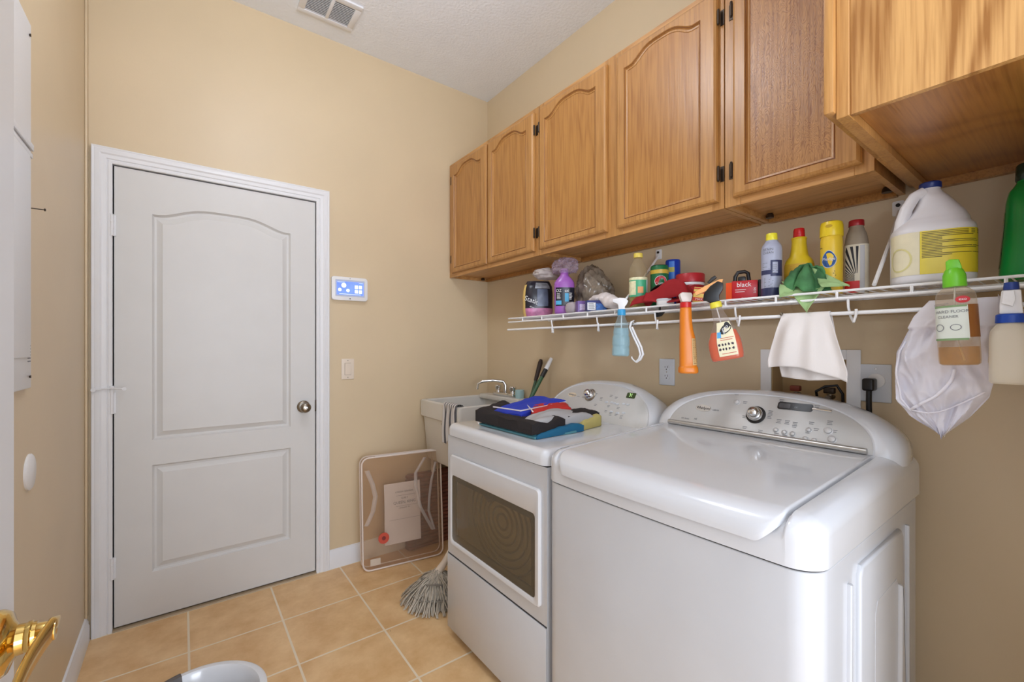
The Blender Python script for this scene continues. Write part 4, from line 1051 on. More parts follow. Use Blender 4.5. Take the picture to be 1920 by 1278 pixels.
# ================================================================ THINGS ON THE SHELF
ZS_ = 1.4020
def crumple(bm, c, r, amp, freq, seed, nu=48, nv=26, p=2.3, flat=True, fold=0.0):
    def f(u, v):
        a = 2*PI*u; b = PI*(v-.5)
        ca, sa, cb, sb = math.cos(a), math.sin(a), math.cos(b), math.sin(b)
        k = (abs(cb*ca)**p+abs(cb*sa)**p+abs(sb)**p)**(-1/p)
        d = Vector((cb*ca, cb*sa, sb))*k
        n1 = abs(nz(d.x+seed, d.y, d.z, freq)); n2 = abs(nz(d.x, d.y+seed, d.z, freq*2.3))
        s = 1+amp*(1-2.2*n1)+amp*.5*(1-2.2*n2)+fold*math.sin(6*a+4*b+seed)
        q = Vector((c[0]+d.x*r[0]*s, c[1]+d.y*r[1]*s, c[2]+r[2]*.92+d.z*r[2]*s))
        if flat: q.z = max(c[2]+.0008*(1+math.sin(9*a)), q.z)
        return q
    grid(bm, nu, nv, f); bmesh.ops.remove_doubles(bm, verts=bm.verts, dist=.0004); return bm
def col(name, c, **k):
    key = 'c_'+name
    if key not in M: M[key] = mat(name, c, **k)
    return M[key]
def bthing(name, label, cat, x, y, extra=0.0, z=ZS_, tilt=0.0, group=None):
    return thing(name, label, cat, (x, y, z), (0, tilt, facing(x, y, extra)), group)
def cap(root, z0, z1, r, m, name='cap', ribs=0, label=None):
    bm = B(); lathe(bm, [(0, z0), (r*.98, z0), (r, z0+.001), (r*.97, z1-.002), (r*.9, z1), (0, z1)], 28, cap=False)
    if ribs:
        for v in bm.verts:
            a = math.atan2(v.co.y, v.co.x); v.co.x *= 1+.02*math.cos(ribs*a); v.co.y *= 1+.02*math.cos(ribs*a)
    return part(name, bm, m, root, smooth=35, label=label)
def rows(n, w_, dz, seed=1, top=0.0, lo=.5):
    r = random.Random(seed); return [(-w_, -w_+2*w_*r.uniform(lo, 1), top-k*dz) for k in range(n)]

# soft black pack with pink base
t = bthing('wipes_pack', 'crinkled black and pink soft pack with white lettering at the left end of the shelf', 'pack', 1.52, 1.795, 8)
b = Bottle(smooth_secs([(0, .070, .045, 3), (.03, .078, .052, 3), (.10, .078, .055, 3), (.16, .074, .048, 3), (.190, .060, .030, 3)], 4))
def crk(bm, amp=.004, s=22, seed=0):
    for v in bm.verts:
        n = nz(v.co.x+seed, v.co.y, v.co.z, s); v.co.x *= 1+amp*8*n; v.co.y *= 1+amp*12*n
    return bm
bm = B(); b.body(bm, 60); crk(bm); part('pack_body', bm, col('pack_black', (38, 36, 48), rough=.3, var=.5, vscale=30), t)
bm = B(); b.body(bm, 60, .0012, z0=.0, z1=.045); crk(bm); part('pink_base', bm, col('pack_pink', (206, 130, 172), rough=.3, var=.3, vscale=40), t)
bm = B(); b.patch(bm, -1.6, -1.1, .0, .17, .003); crk(bm); part('yellow_edge', bm, col('pack_yellow', (232, 200, 120), rough=.4), t)
bm = B(); b.patch(bm, -.2, .7, .055, .145, .003); crk(bm); part('grey_window', bm, col('pack_grey', (98, 108, 132), rough=.3, var=.3, vscale=30), t)
bm = B(); b.patch(bm, -.4, .9, .148, .180, .003); crk(bm); part('silver_top', bm, col('pack_silver', (176, 180, 188), rough=.25, metal=.3, var=.3, vscale=60), t)
bm = B(); text(bm, 'Static', .036, b.f(-.62, .085, .005, -.35)); text(bm, 'dryer', .012, b.f(-.6, .05, .005, -.35)); part('lettering', bm, M['inkwhite'], t, smooth=0)
# grey rag on the pack
bm = B(); crumple(bm, (0, 0, 0), (.062, .045, .026), .22, 1.6, 4, flat=True)
o = tag(part('plastic_bag', bm, clear('cloudy_bag', (214, 204, 200), .62, .25)), 'cloudy crumpled plastic bag lying on the black and pink soft pack', 'plastic bag', 'plastic bags on the shelf'); o.location = (1.50, 1.70, 1.592); ROOT[o.name] = (0, 0, 0)
# purple bottle
t = bthing('detergent_bottle', 'purple detergent bottle with a black and blue label on the wire shelf', 'bottle', 1.485, 1.556, 5)
b = Bottle(smooth_secs([(0, .040, .028, 2.6), (.008, .047, .032, 2.6), (.05, .047, .033, 2.6), (.13, .049, .033, 2.6), (.155, .047, .031, 2.6), (.175, .034, .026, 2.3), (.19, .021, .021, 2), (.205, .019, .019, 2)], 4))
bm = B(); b.body(bm); part('bottle_body', bm, col('purple_plastic', (160, 96, 182), rough=.25), t)
bm = B(); b.patch(bm, -1.1, 1.3, .040, .128, .0012); lb = part('label_wrap', bm, col('label_black', (28, 30, 44), rough=.3, var=.6, vscale=50), t)
bm = B(); b.patch(bm, -1.1, -.45, .045, .065, .0018); b.patch(bm, .0, .5, .06, .10, .0018); part('blue_print', bm, col('print_blue', (80, 170, 214)), lb)
bm = B(); text(bm, 'OZ', .02, b.f(-.75, .112, .0022)); text(bm, 'oxi', .022, b.f(.25, .112, .0022)); bars(bm, rows(5, .012, .006, 3), b.f(-.7, .098, .0022), .002); bars(bm, rows(5, .012, .007, 4), b.f(.8, .10, .0022), .003); part('label_print', bm, M['inkwhite'], lb, smooth=0)
cap(t, .200, .222, .021, col('purple_cap', (176, 128, 196), rough=.3))
# crinkled film draped above the purple bottle
bm = B(); crumple(bm, (0, 0, 0), (.040, .052, .034), .34, 2.2, 9, flat=True)
o = tag(part('plastic_bag', bm, clear('mauve_bag', (216, 200, 216), .26, .12)), 'mauve see-through plastic bag bunched over the top of the purple bottle', 'plastic bag', 'plastic bags on the shelf'); o.location = (1.50, 1.565, 1.604); 
bm = B(); crumple(bm, (0, 0, 0), (.062, .122, .115), .20, 1.9, 13, 70, 40, p=1.8)
for v in bm.verts:
    k = v.co.z/.2; v.co.y = v.co.y*(1-.35*k)+.035*k
o = tag(part('plastic_bag', bm, col('grey_brown_bag', (134, 122, 108), rough=.2, var=.6, vscale=22, bump=.7, bscale=30)), 'large grey-brown crumpled plastic bag at the back of the shelf', 'plastic bag', 'plastic bags on the shelf'); o.location = (1.605, 1.455, ZS_)
# round foam disc
bm = B(); crumple(bm, (0, 0, 0), (.020, .034, .027), .05, 1.5, 2, p=2.5)
o = tag(part('foam_pad', bm, col('grey_foam', (178, 168, 172), rough=.8)), 'small grey foam pad at the foot of the purple bottle', 'sponge'); o.location = (1.455, 1.475, ZS_)
# small boxes
t = bthing('small_box', 'small purple and white carton lying on the wire shelf', 'box', 1.452, 1.405, 20)
bm = B(); box(bm, -.026, .026, -.018, .018, 0, .050, .001); part('carton', bm, col('carton_purple', (120, 92, 160), rough=.4), t)
bm = B(); bm2 = [(-.018, .012, .0)]; box(bm, -.018, .016, -.0188, -.0181, .008, .036); part('print', bm, col('print_lilac', (214, 200, 232), var=.3, vscale=200), t)
t = bthing('small_box', 'small dark blue carton with a white panel lying next to the white sock', 'box', 1.452, 1.322, 15)
bm = B(); box(bm, -.044, .044, -.018, .018, 0, .046, .001); part('carton', bm, col('carton_navy', (40, 48, 110), rough=.4), t)
bm = B(); box(bm, -.042, -.006, -.0188, -.0181, .004, .036); part('white_panel', bm, M['white_label'], t)
bm = B(); box(bm, -.003, .042, -.0188, -.0181, .003, .032); part('blue_panel', bm, col('panel_blue', (70, 120, 196), var=.4, vscale=120), t)
bm = B(); bars(bm, rows(6, .014, .0045, 5), lambda x, y: (x-.024, -.0192, y+.032), .0018); part('print', bm, M['ink'], t, smooth=0)
# white sock / cloth
bm = B(); pts = [(1.490, 1.385, .050), (1.487, 1.345, .064), (1.484, 1.30, .060), (1.474, 1.25, .042), (1.465, 1.21, .032), (1.458, 1.175, .040)]
P_ = []
for i in range(len(pts)-1):
    for k in range(5): P_.append(Vector(pts[i]).lerp(Vector(pts[i+1]), k/5))
P_.append(Vector(pts[-1]))
tube(bm, [(p.x, p.y, ZS_+p.z) for p in P_], [.018+.016*math.sin(min(1, k/len(P_)*1.1)*PI)+.002*math.sin(k*1.9) for k in range(len(P_))], 22)
for v in bm.verts:
    v.co.z = ZS_+(v.co.z-ZS_)*.86
    n = nz(v.co.x, v.co.y, v.co.z, 26); v.co += Vector((.010*n, .006*n, .010*n)); v.co.z = max(ZS_+.001, v.co.z)
tag(part('white_sock', bm, col('white_knit', (228, 220, 218), rough=.9, bump=.3, bscale=400), smooth=80), 'white sock lying folded on the wire shelf in front of the grey-brown bag', 'sock')
# juice bottle
t = bthing('juice_bottle', 'clear ribbed bottle with a yellow cap and green label', 'bottle', 1.505, 1.138, 6)
secs = [(0, .030, .030, 2.4), (.006, .035, .035, 2.4)]+[(.012+.006*k, .035-.002*(k % 2), .035-.002*(k % 2), 2.4) for k in range(5)]+[(.048, .035, .035, 2.4), (.125, .035, .035, 2.4), (.13, .033, .033, 2.2), (.138, .035, .035, 2.2), (.165, .034, .034, 2), (.185, .026, .026, 2), (.203, .0165, .0165, 2), (.212, .0155, .0155, 2)]
b = Bottle(smooth_secs(secs, 2))
bm = B(); b.body(bm); part('bottle_body', bm, clear('clear_pet', (236, 226, 200), .12, .06), t)
bm = B(); b.body(bm, 32, -.002, z0=.003, z1=.046); part('liquid', bm, clear('yellow_liquid', (206, 196, 90), .45, .1), t)
bm = B(); b.patch(bm, -1.5, 1.5, .048, .127, .0012); lb = part('label_wrap', bm, col('label_green', (70, 176, 128), rough=.35), t)
bm = B(); b.patch(bm, -1.5, 1.5, .116, .127, .0018); b.patch(bm, -1.5, -.35, .055, .112, .0018); part('cream_band', bm, col('print_cream', (236, 232, 190), rough=.4, var=.2, vscale=80), lb)
bm = B(); b.patch(bm, .85, 1.5, .050, .116, .002); part('white_panel', bm, M['white_label'], lb)
bm = B(); b.patch(bm, -.15, .45, .062, .088, .0022); part('orange_print', bm, col('print_orange', (240, 170, 110)), lb)
cap(t, .211, .229, .0185, col('yellow_cap', (238, 214, 96), rough=.35), ribs=30)
# scouring powder can
t = bthing('powder_can', 'green cardboard can with a gold band and a round red badge', 'can', 1.575, 1.085, 0)
b = Bottle([(0, .036, .036, 2), (.17, .036, .036, 2), (.175, .034, .034, 2)])
bm = B(); b.body(bm); part('can_body', bm, col('can_green', (24, 112, 66), rough=.35), t)
bm = B(); b.patch(bm, -1.6, 1.6, .142, .158, .0008); part('gold_band', bm, col('gold_band', (214, 180, 70), rough=.35), t)
f = b.f(.15, .110, .0012)
bm = B(); q = disc(0, 0, .025, .023); bm.faces.new([bm.verts.new(f(*p)) for p in q]); bd = part('badge_rim', bm, M['white_label'], t, smooth=0)
f = b.f(.15, .110, .0022)
bm = B(); q = disc(0, 0, .0225, .0205); bm.faces.new([bm.verts.new(f(*p)) for p in q]); part('badge_red', bm, col('badge_red', (200, 26, 44), rough=.4), bd, smooth=0)
bm = B(); text(bm, 'Comet', .0155, b.f(.15, .101, .0032)); text(bm, '+', .012, b.f(.25, .118, .0032)); part('lettering', bm, M['inkwhite'], bd, smooth=0)
bm = B(); b.body(bm, 40, .0005, z0=.1751, z1=.1751) if False else lathe(bm, [(0, .1751), (.034, .1751), (.032, .178), (0, .178)], 28, cap=False); part('can_lid', bm, col('lid_dark_green', (16, 60, 44), rough=.4), t)
# blue canister
t = bthing('blue_canister', 'royal blue canister with a yellow band behind the green can', 'can', 1.655, 1.075, 0)
b = Bottle([(0, .030, .030, 2.3), (.203, .030, .030, 2.3), (.208, .028, .028, 2.3)])
bm = B(); b.body(bm); part('can_body', bm, col('can_blue', (22, 62, 176), rough=.3), t)
bm = B(); b.patch(bm, -1.5, .2, .155, .175, .0008); part('yellow_band', bm, col('band_yellow', (196, 190, 90)), t)
bm = B(); b.patch(bm, -.5, .2, .01, .20, .0006); part('light_panel', bm, col('panel_light_blue', (60, 130, 226), rough=.3), t)
# red tin with white stripe
t = bthing('round_tin', 'flat round red tin with a white stripe at the back of the shelf', 'tin', 1.62, .975, 0)
bm = B(); lathe(bm, [(0, 0), (.052, 0), (.052, .098), (0, .098)], 40); part('tin_body', bm, col('tin_red', (168, 26, 38), rough=.35), t)
bm = B(); lathe(bm, [(0, .0985), (.054, .0985), (.0545, .128), (.052, .132), (0, .132)], 40, cap=False); part('tin_lid', bm, col('tin_lid_red', (186, 40, 50), rough=.35), t)
bm = B(); lathe(bm, [(.0525, .086), (.0532, .087), (.0532, .095), (.0525, .096)], 40, cap=False); part('stripe', bm, M['white_label'], t)
# red folded cloth
bm = B()
def redc(u, v):
    y = 1.125-.245*u; x = 1.435+.10*v
    h = .012+.078*math.sin(min(1, u*1.25+.03)*PI/2)*(1-.3*v)+.010*math.sin(u*9+v*5)+.018*nz(u*4, v*4, 3)
    if v < .2: h *= .25+.75*(v/.2)
    return (x, y, ZS_+max(.003, h*(1 if u < .9 else (1-u)/.1*.6+.4)))
grid(bm, 40, 24, redc)
def redlow(u, v):
    y = 1.06-.20*u; x = 1.430+.06*v; h = .045-.03*u+.010*math.sin(u*7+1)+.010*nz(u*5, v*4, 8)
    return (x, y, ZS_+max(.003, h*(.35+.65*min(1, v*3))))
grid(bm, 30, 14, redlow)
o = tag(part('red_cloth', bm, col('red_cloth', (158, 22, 30), rough=.85, var=.15), smooth=70), 'red folded cloth lying on the wire shelf below the red tin', 'cloth'); solid(o, .003, 1)
bm = B()
def blk(u, v): return (1.50+.03*v, 1.075-.13*u, ZS_+.098-.05*abs(u-.62)-.012*v+.006*math.sin(u*8))
grid(bm, 16, 6, blk); o = tag(part('black_strap', bm, M['black'], smooth=70), 'narrow black strap lying across the red cloth', 'strap'); solid(o, .004, 1)
# white round container
t = bthing('white_jar', 'small white round jar lid standing under the red cloth', 'jar', 1.452, .975, 0)
bm = B(); lathe(bm, [(0, 0), (.030, 0), (.0315, .002), (.0315, .020), (.029, .0235), (0, .024)], 36, cap=False); part('jar_body', bm, M['plastic'], t)
bm = B(); lathe(bm, [(.0318, .016), (.0325, .017), (.0325, .022), (.0300, .0245)], 36, cap=False); part('jar_lid', bm, M['grey_plate'], t)
# orange and yellow striped pack
t = bthing('striped_packet', 'yellow, orange and red striped packet standing at the shelf edge', 'packet', 1.445, .838, 0, tilt=.12)
bm = B(); box(bm, -.020, .020, -.010, .010, 0, .052, .003); part('packet', bm, col('packet_yellow', (240, 206, 110), rough=.4), t)
bm = B(); box(bm, -.0204, .0204, -.0106, .0106, .004, .016); box(bm, -.0204, .0204, -.0106, .0106, .030, .036); box(bm, -.0204, .0204, -.0106, .0106, .045, .049); part('stripes', bm, col('packet_red', (214, 66, 36), rough=.4), t)
bm = B(); text(bm, 'MAX', .011, lambda x, y: (x, -.0112, y+.010)); part('lettering', bm, M['inkwhite'], t, smooth=0)
# red carton with black tool
t = bthing('red_carton', 'red and orange carton with white lettering and a black tool in it', 'box', 1.50, .715, 0)
bm = B(); box(bm, -.030, .046, -.018, .045, 0, .064, .001); part('carton', bm, col('carton_red', (186, 18, 30), rough=.35), t)
bm = B(); prism(bm, [(-.048, -.010), (-.030, -.0185), (-.030, .045), (-.048, .045)], 'xy', 0, .060); part('orange_side', bm, col('carton_orange', (236, 84, 34), rough=.4), t)
bm = B(); text(bm, 'black', .021, lambda x, y: (x+.006, -.0185, y+.050)); text(bm, '3-54', .010, lambda x, y: (.038-y, -.0185, .030+x)); bars(bm, [(-.02, .012, .034), (-.02, .008, .027)], lambda x, y: (x, -.0185, y), .0015); text(bm, '6mm', .007, lambda x, y: (x+.006, -.0185, y+.006)); part('lettering', bm, M['inkwhite'], t, smooth=0)
bm = B(); tube(bm, [(-.022, .012, .060), (-.020, .012, .082), (-.012, .012, .096), (.008, .012, .098), (.018, .012, .092), (.022, .012, .060)], .0062, 10); box(bm, -.012, .012, .008, .030, .06, .082, .004); box(bm, .047, .062, -.012, .04, 0, .066, .003); part('black_tool', bm, M['black'], t)
# gray aerosol
def aerosol(name, label, x, y, r, h, body, capm, hc, rc, extra=0):
    t = bthing(name, label, 'spray can', x, y, extra, group=None)
    b = Bottle(smooth_secs([(0, r*.93, r*.93, 2), (.004, r, r, 2), (h*.72, r, r, 2), (h*.80, r*.93, r*.93, 2), (h-hc, rc*1.02, rc*1.02, 2)], 4))
    bm = B(); b.body(bm); part('can_body', bm, body, t)
    return t, b
t, b = aerosol('spray_can', 'grey and navy spray can with a yellow cap on the shelf', 1.50, .622, .0295, .204, col('can_grey', (176, 182, 204), rough=.35), None, .022, .0165)
cap(t, .181, .204, .0165, col('bright_yellow_cap', (242, 232, 60), rough=.35))
bm = B(); b.patch(bm, -1.5, 1.5, .0, .030, .0006); b.patch(bm, -1.2, .0, .072, .086, .0006); b.patch(bm, -.1, .08, .072, .116, .0006); b.patch(bm, -.1, 1.2, .110, .116, .0006); b.patch(bm, .6, 1.2, .07, .112, .0006); b.patch(bm, -.1, 1.2, .066, .075, .0006); part('navy_print', bm, col('print_navy', (52, 58, 96), rough=.4), t)
bm = B(); text(bm, 'STAIN', .011, b.f(-.35, .150, .0010)); text(bm, 'CLEAN', .010, b.f(-.35, .140, .0010)); bars(bm, rows(8, .016, .004, 7), b.f(-.2, .060, .0010), .0012); bars(bm, rows(4, .013, .006, 8), b.f(-.5, .108, .0010), .0012); bars(bm, rows(5, .009, .006, 9), b.f(.35, .10, .0010), .0015); part('small_print', bm, M['ink'], t, smooth=0)
# yellow bottle red cap
t = bthing('cleaner_bottle', 'yellow bottle with a tapering neck and a red flip cap', 'bottle', 1.565, .568, 0)
b = Bottle(smooth_secs([(0, .036, .026, 2.6), (.006, .041, .030, 2.6), (.10, .041, .030, 2.6), (.118, .036, .027, 2.4), (.132, .026, .023, 2.2), (.165, .021, .020, 2), (.185, .0205, .0195, 2), (.186, .022, .021, 2), (.190, .021, .020, 2)], 4))
bm = B(); b.body(bm); part('bottle_body', bm, col('yellow_bottle', (228, 198, 40), rough=.35), t)
bm = B(); lathe(bm, [(0, .1902), (.015, .1902), (.0162, .192), (.0155, .212), (.014, .219), (0, .2195)], 24, cap=False); box(bm, -.004, .004, -.017, .0, .2, .2175, .001); part('flip_cap', bm, col('red_cap', (206, 30, 34), rough=.35), t)
bm = B(); b.patch(bm, -1.2, 1.2, .02, .105, .0008); lb = part('label_wrap', bm, col('label_gold', (222, 178, 52), rough=.45, var=.15, vscale=50), t)
bm = B(); bars(bm, rows(9, .028, .007, 11, lo=.7), b.f(0, .097, .0014), .0012); part('small_print', bm, col('print_orange_brown', (196, 128, 44)), lb, smooth=0)
# furniture polish
t, b = aerosol('spray_can', 'tall yellow spray can with a round blue logo on the shelf', 1.53, .470, .0275, .214, col('can_yellow', (240, 204, 58), rough=.3), None, .030, .027)
bm = B(); lathe(bm, [(0, .168), (.0285, .168), (.0290, .17), (.0285, .200), (.026, .210), (.020, .213), (0, .2135)], 32, cap=False); cp = part('spray_cap', bm, col('cap_yellow', (240, 210, 40), rough=.3), t)
bm = B(); prism(bm, disc(-.006, .196, .0085, .0045), 'xz', -.0275, -.0286); part('nozzle', bm, col('nozzle_gold', (196, 160, 20)), cp)
bm = B(); f = b.f(-.25, .100, .0008)
q = [(x*(1 if y < 0 else 1-.35*y/.026), y) for x, y in disc(0, 0, .0195, .026)]; bm.faces.new([bm.verts.new(f(*p)) for p in q]); lg = part('logo_rim', bm, M['white_label'], t, smooth=0)
bm = B(); f = b.f(-.25, .100, .0014); q = [(x*(1 if y < 0 else 1-.35*y/.024), y) for x, y in disc(0, 0, .0178, .0242)]; bm.faces.new([bm.verts.new(f(*p)) for p in q]); part('logo', bm, col('logo_blue', (44, 92, 160), rough=.4, var=.4, vscale=60), lg, smooth=0)
bm = B(); text(bm, 'Pledge', .0120, b.f(-.25, .100, .0022)); part('logo_lettering', bm, M['inkwhite'], lg, smooth=0)
bm = B(); bars(bm, [(-.026, -.016, .135), (-.018, .014, .064), (-.012, .012, .058), (-.018, .016, .052), (-.02, .012, .045), (-.012, .014, .039)], b.f(-.25, 0, .0012), .0018); part('small_print', bm, M['inkdark'], t, smooth=0)
# red cap, ray pattern bottle
t = bthing('polish_bottle', 'grey bottle with a red cap, a black and white ray label and a red base', 'bottle', 1.585, .425, 0)
b = Bottle(smooth_secs([(0, .027, .025, 3.2), (.004, .029, .027, 3.2), (.13, .029, .027, 3.2), (.150, .028, .026, 2.8), (.175, .024, .023, 2.3), (.193, .018, .018, 2), (.199, .017, .017, 2)], 4))
bm = B(); b.body(bm); part('bottle_body', bm, col('smoky_plastic', (158, 146, 128), rough=.25), t)
cap(t, .1985, .216, .0190, col('dark_red_cap', (164, 30, 38), rough=.35))
bm = B(); b.patch(bm, -1.35, 1.35, .0, .142, .0010, 24, 10); lb = part('label_wrap', bm, col('label_cream', (222, 214, 192), rough=.4), t)
bm = B(); b.patch(bm, -.95, .25, .002, .036, .0018); part('red_block', bm, col('label_red', (206, 32, 32), rough=.4), lb)
bm = B(); f = b.f(.05, .036, .0018)
for k in range(13):
    a = math.radians(96+k*12.5-30); 
    L1 = .10
    def clip(L, a):
        x, y = L*math.cos(a), L*math.sin(a)
        s = 1
        if x < -.026: s = min(s, .026/-x)
        if x > .004: s = min(s, .004/x)
        if y > .100: s = min(s, .100/y)
        if y < 0: s = 0
        return (x*s, y*s)
    a = math.radians(88+k*7.5); p0 = (0.004, .002+.0*k); w1 = .028
    A_ = clip(.13, a); B_ = clip(.13, a+math.radians(3.6))
    A2, B2 = (A_[0]*.22, A_[1]*.22), (B_[0]*.22, B_[1]*.22)
    for i_ in range(6):
        q = [tuple(Vector(u_).lerp(Vector(v_), w_)) for u_, v_, w_ in ((A2, A_, i_/6), (A2, A_, (i_+1)/6), (B2, B_, (i_+1)/6), (B2, B_, i_/6))]
        bm.faces.new([bm.verts.new(f(*p)) for p in q])
part('ray_print', bm, M['inkdark'], lb, smooth=0)
bm = B(); b.patch(bm, .28, .62, .002, .138, .0018); part('grey_stripe', bm, col('label_grey_stripe', (186, 186, 188)), lb)
# bleach jug
t = thing('bleach_jug', 'large white bleach jug with a blue cap and a yellow label', 'jug', (1.515, .252, ZS_), (0, 0, facing(1.515, .252, 10)))
b = Bottle(smooth_secs([(0, .070, .060, 3), (.006, .077, .067, 3), (.03, .078, .068, 3), (.128, .078, .068, 3), (.140, .077, .066, 2.8), (.152, .069, .060, 2.6, 0, 0), (.166, .060, .052, 2.5, .006), (.19, .045, .042, 2.3, .008), (.22, .029, .030, 2.1, .003), (.238, .021, .021, 2, -.002), (.246, .0195, .0195, 2, -.002)], 4))
jm = col('milky_plastic', (232, 230, 232), rough=.35)
bm = B(); b.body(bm, 56); part('jug_body', bm, jm, t, smooth=60)
bm = B()
hp = [(-.016, -.012, .236), (-.034, -.016, .226), (-.050, -.018, .196), (-.058, -.018, .165), (-.060, -.016, .138)]
hh = []
for i in range(len(hp)-1):
    for k in range(4): hh.append(tuple(Vector(hp[i]).lerp(Vector(hp[i+1]), k/4)))
hh.append(hp[-1]); tube(bm, hh, [.0125+.004*(k/len(hh))**2 for k in range(len(hh))], 14); part('handle', bm, jm, t, smooth=70)
bm = B(); lathe(bm, [(0, .244), (.0205, .244), (.022, .246), (.0215, .2575), (.019, .260), (0, .260)], 32, (-.002, 0, 0), cap=False); part('cap', bm, col('navy_cap', (30, 50, 120), rough=.35), t)
bm = B(); b.patch(bm, -.45, 1.15, .022, .127, .0010, 24, 8); lb = part('yellow_label', bm, col('bleach_yellow', (236, 214, 56), rough=.35, var=.06, vscale=12), t)
bm = B(); b.patch(bm, -1.5, -.46, .022, .127, .0008, 16, 8); part('pale_label', bm, col('bleach_pale', (236, 228, 196), rough=.4, var=.08, vscale=22), t)
bm = B()
rj = random.Random(5); rws = []
for k in range(17):
    y = .123-.0038*k; L = .118 if k < 3 else (.05+.06*rj.random() if k % 4 in (2, 3) else .035)
    rws.append((0, L, y))
bars(bm, [(a, b_, y) for a, b_, y in rws], b.f(-.40, 0, .0016), .0016, 8); part('small_print', bm, col('olive_print', (112, 100, 40)), lb, smooth=0)
bm = B(); b.patch(bm, 1.16, 1.24, .03, .125, .0012); part('barcode_edge', bm, M['inkdark'], t)
bm = B()
for k in range(24):
    a0_, a1_ = 2*PI*k/24, 2*PI*(k+1)/24; f = b.f(-.95, .062, .0016)
    q = [(.026*math.cos(a0_), .030*math.sin(a0_)), (.026*math.cos(a1_), .030*math.sin(a1_)), (.022*math.cos(a1_), .026*math.sin(a1_)), (.022*math.cos(a0_), .026*math.sin(a0_))]
    bm.faces.new([bm.verts.new(f(*p)) for p in q])
part('ring_print', bm, col('pale_yellow_ring', (222, 214, 150)), t, smooth=0)
# green detergent jug
t = thing('detergent_jug', 'translucent green detergent jug with a dark cap at the right edge', 'jug', (1.555, .088, ZS_), (0, 0, facing(1.555, .088, 0)))
b = Bottle(smooth_secs([(0, .048, .046, 2.8), (.006, .053, .052, 2.8), (.05, .050, .050, 2.8), (.12, .045, .046, 2.6), (.18, .042, .044, 2.5), (.205, .037, .037, 2.3), (.222, .027, .027, 2), (.228, .025, .025, 2)], 4))
gm = clear('green_translucent', (36, 170, 78), .62, .18)
bm = B(); b.body(bm, 44); part('jug_body', bm, gm, t, smooth=60)
bm = B(); b.body(bm, 36, -.004, z0=.004, z1=.205); part('detergent', bm, col('green_liquid', (28, 120, 52), rough=.25), t)
bm = B(); tube(bm, [(.030, -.036, .200), (.036, -.048, .175), (.034, -.052, .13), (.026, -.050, .085), (.018, -.044, .062)], [.012, .011, .010, .011, .014], 12); part('handle', bm, clear('green_handle', (70, 200, 110), .7, .2), t, smooth=70)
bm = B(); lathe(bm, [(0, .2275), (.026, .2275), (.0275, .231), (.0265, .262), (.024, .266), (0, .267)], 28, cap=False); part('cap', bm, clear('dark_green_cap', (40, 62, 50), .7, .15), t)
bm = B(); b.patch(bm, -1.75, -1.25, .03, .16, .0014); part('label_edge', bm, col('label_olive', (170, 160, 60), rough=.4, var=.6, vscale=90), t)
# green cloth
bm = B()
def gc(u, v):
    # main crumpled mound
    a = 2*PI*u; r = v; x = 1.470+.044*r*math.cos(a); y = .515+.064*r*math.sin(a)
    h = .086*(1-r**2.4)+.030*(abs(nz(x*30, y*30, 2))-.2)*min(1, r*4)+.022*(abs(nz(x*62, y*62, 5))-.2)+.008*math.sin(5*a+6*r)*r
    return (x+.008*math.sin(5*a), y+.006*math.cos(6*a+1), ZS_+max(.004, h))
grid(bm, 90, 26, gc); bmesh.ops.remove_doubles(bm, verts=bm.verts, dist=.0003)
gcl = part('green_cloth', bm, col('green_cloth', (70, 128, 78), rough=.75, var=.55, vscale=22), smooth=80)
tag(gcl, 'crumpled green cloth on the shelf with pale corners hanging over the edge', 'cloth'); solid(gcl, .0015, 1)
def tri(pts_, n, sag, seed):
    a, b_, c_ = [Vector(p) for p in pts_]
    def f(u, v):
        q = a.lerp(b_, u).lerp(c_, v); return (q.x+.006*math.sin(u*7+v*4+seed)*(1-v*.6), q.y, q.z-sag*math.sin(u*PI)*(1-v)+.006*nz(u*4, v*4, seed)*math.sin(u*PI))
    return f
bm = B(); grid(bm, 18, 16, tri([(1.455, .578, ZS_+.045), (1.455, .455, ZS_+.030), (1.398, .488, 1.345)], 0, .012, 1)); grid(bm, 18, 12, tri([(1.45, .578, ZS_+.035), (1.452, .47, ZS_+.012), (1.401, .560, 1.392)], 0, .005, 3)); grid(bm, 18, 12, tri([(1.47, .50, ZS_+.078), (1.43, .46, ZS_+.012), (1.455, .405, ZS_+.012)], 0, .010, 5))
o = part('pale_corners', bm, col('pale_green_cloth', (164, 196, 136), rough=.8, var=.12, vscale=20), gcl, smooth=80); solid(o, .0012)

# ================================================================ THINGS HANGING FROM THE SHELF
def trigger(root, z, m, s=1.0, lean=0.0, flip=1, name='trigger_head', gun=True):
    """spray head: nozzle points along flip*x"""
    bm = B()
    prof = [(-.013, 0), (.013, 0), (.013, .012), (.017, .022), (.036*1, .030), (.037, .042), (.010, .048), (-.016, .046), (-.026, .034), (-.020, .020), (-.013, .012)]
    prism(bm, [(flip*x*s, z+q*s) for x, q in (prof if flip > 0 else prof[::-1])], 'xz', -.010*s, .010*s, 0)
    bmesh.ops.bevel(bm, geom=bm.edges[:], offset=.002*s, segments=2, profile=.5, affect='EDGES')
    h = part(name, bm, m, root, smooth=40)
    if gun:
        bm = B(); tube(bm, [(flip*.020*s, 0, z+.028*s), (flip*.026*s, 0, z+.012*s), (flip*.024*s, 0, z-.006*s), (flip*.030*s, 0, z-.018*s)], [.0045*s, .005*s, .0045*s, .003*s], 8); part('trigger_lever', bm, m, h, smooth=50)
    return h
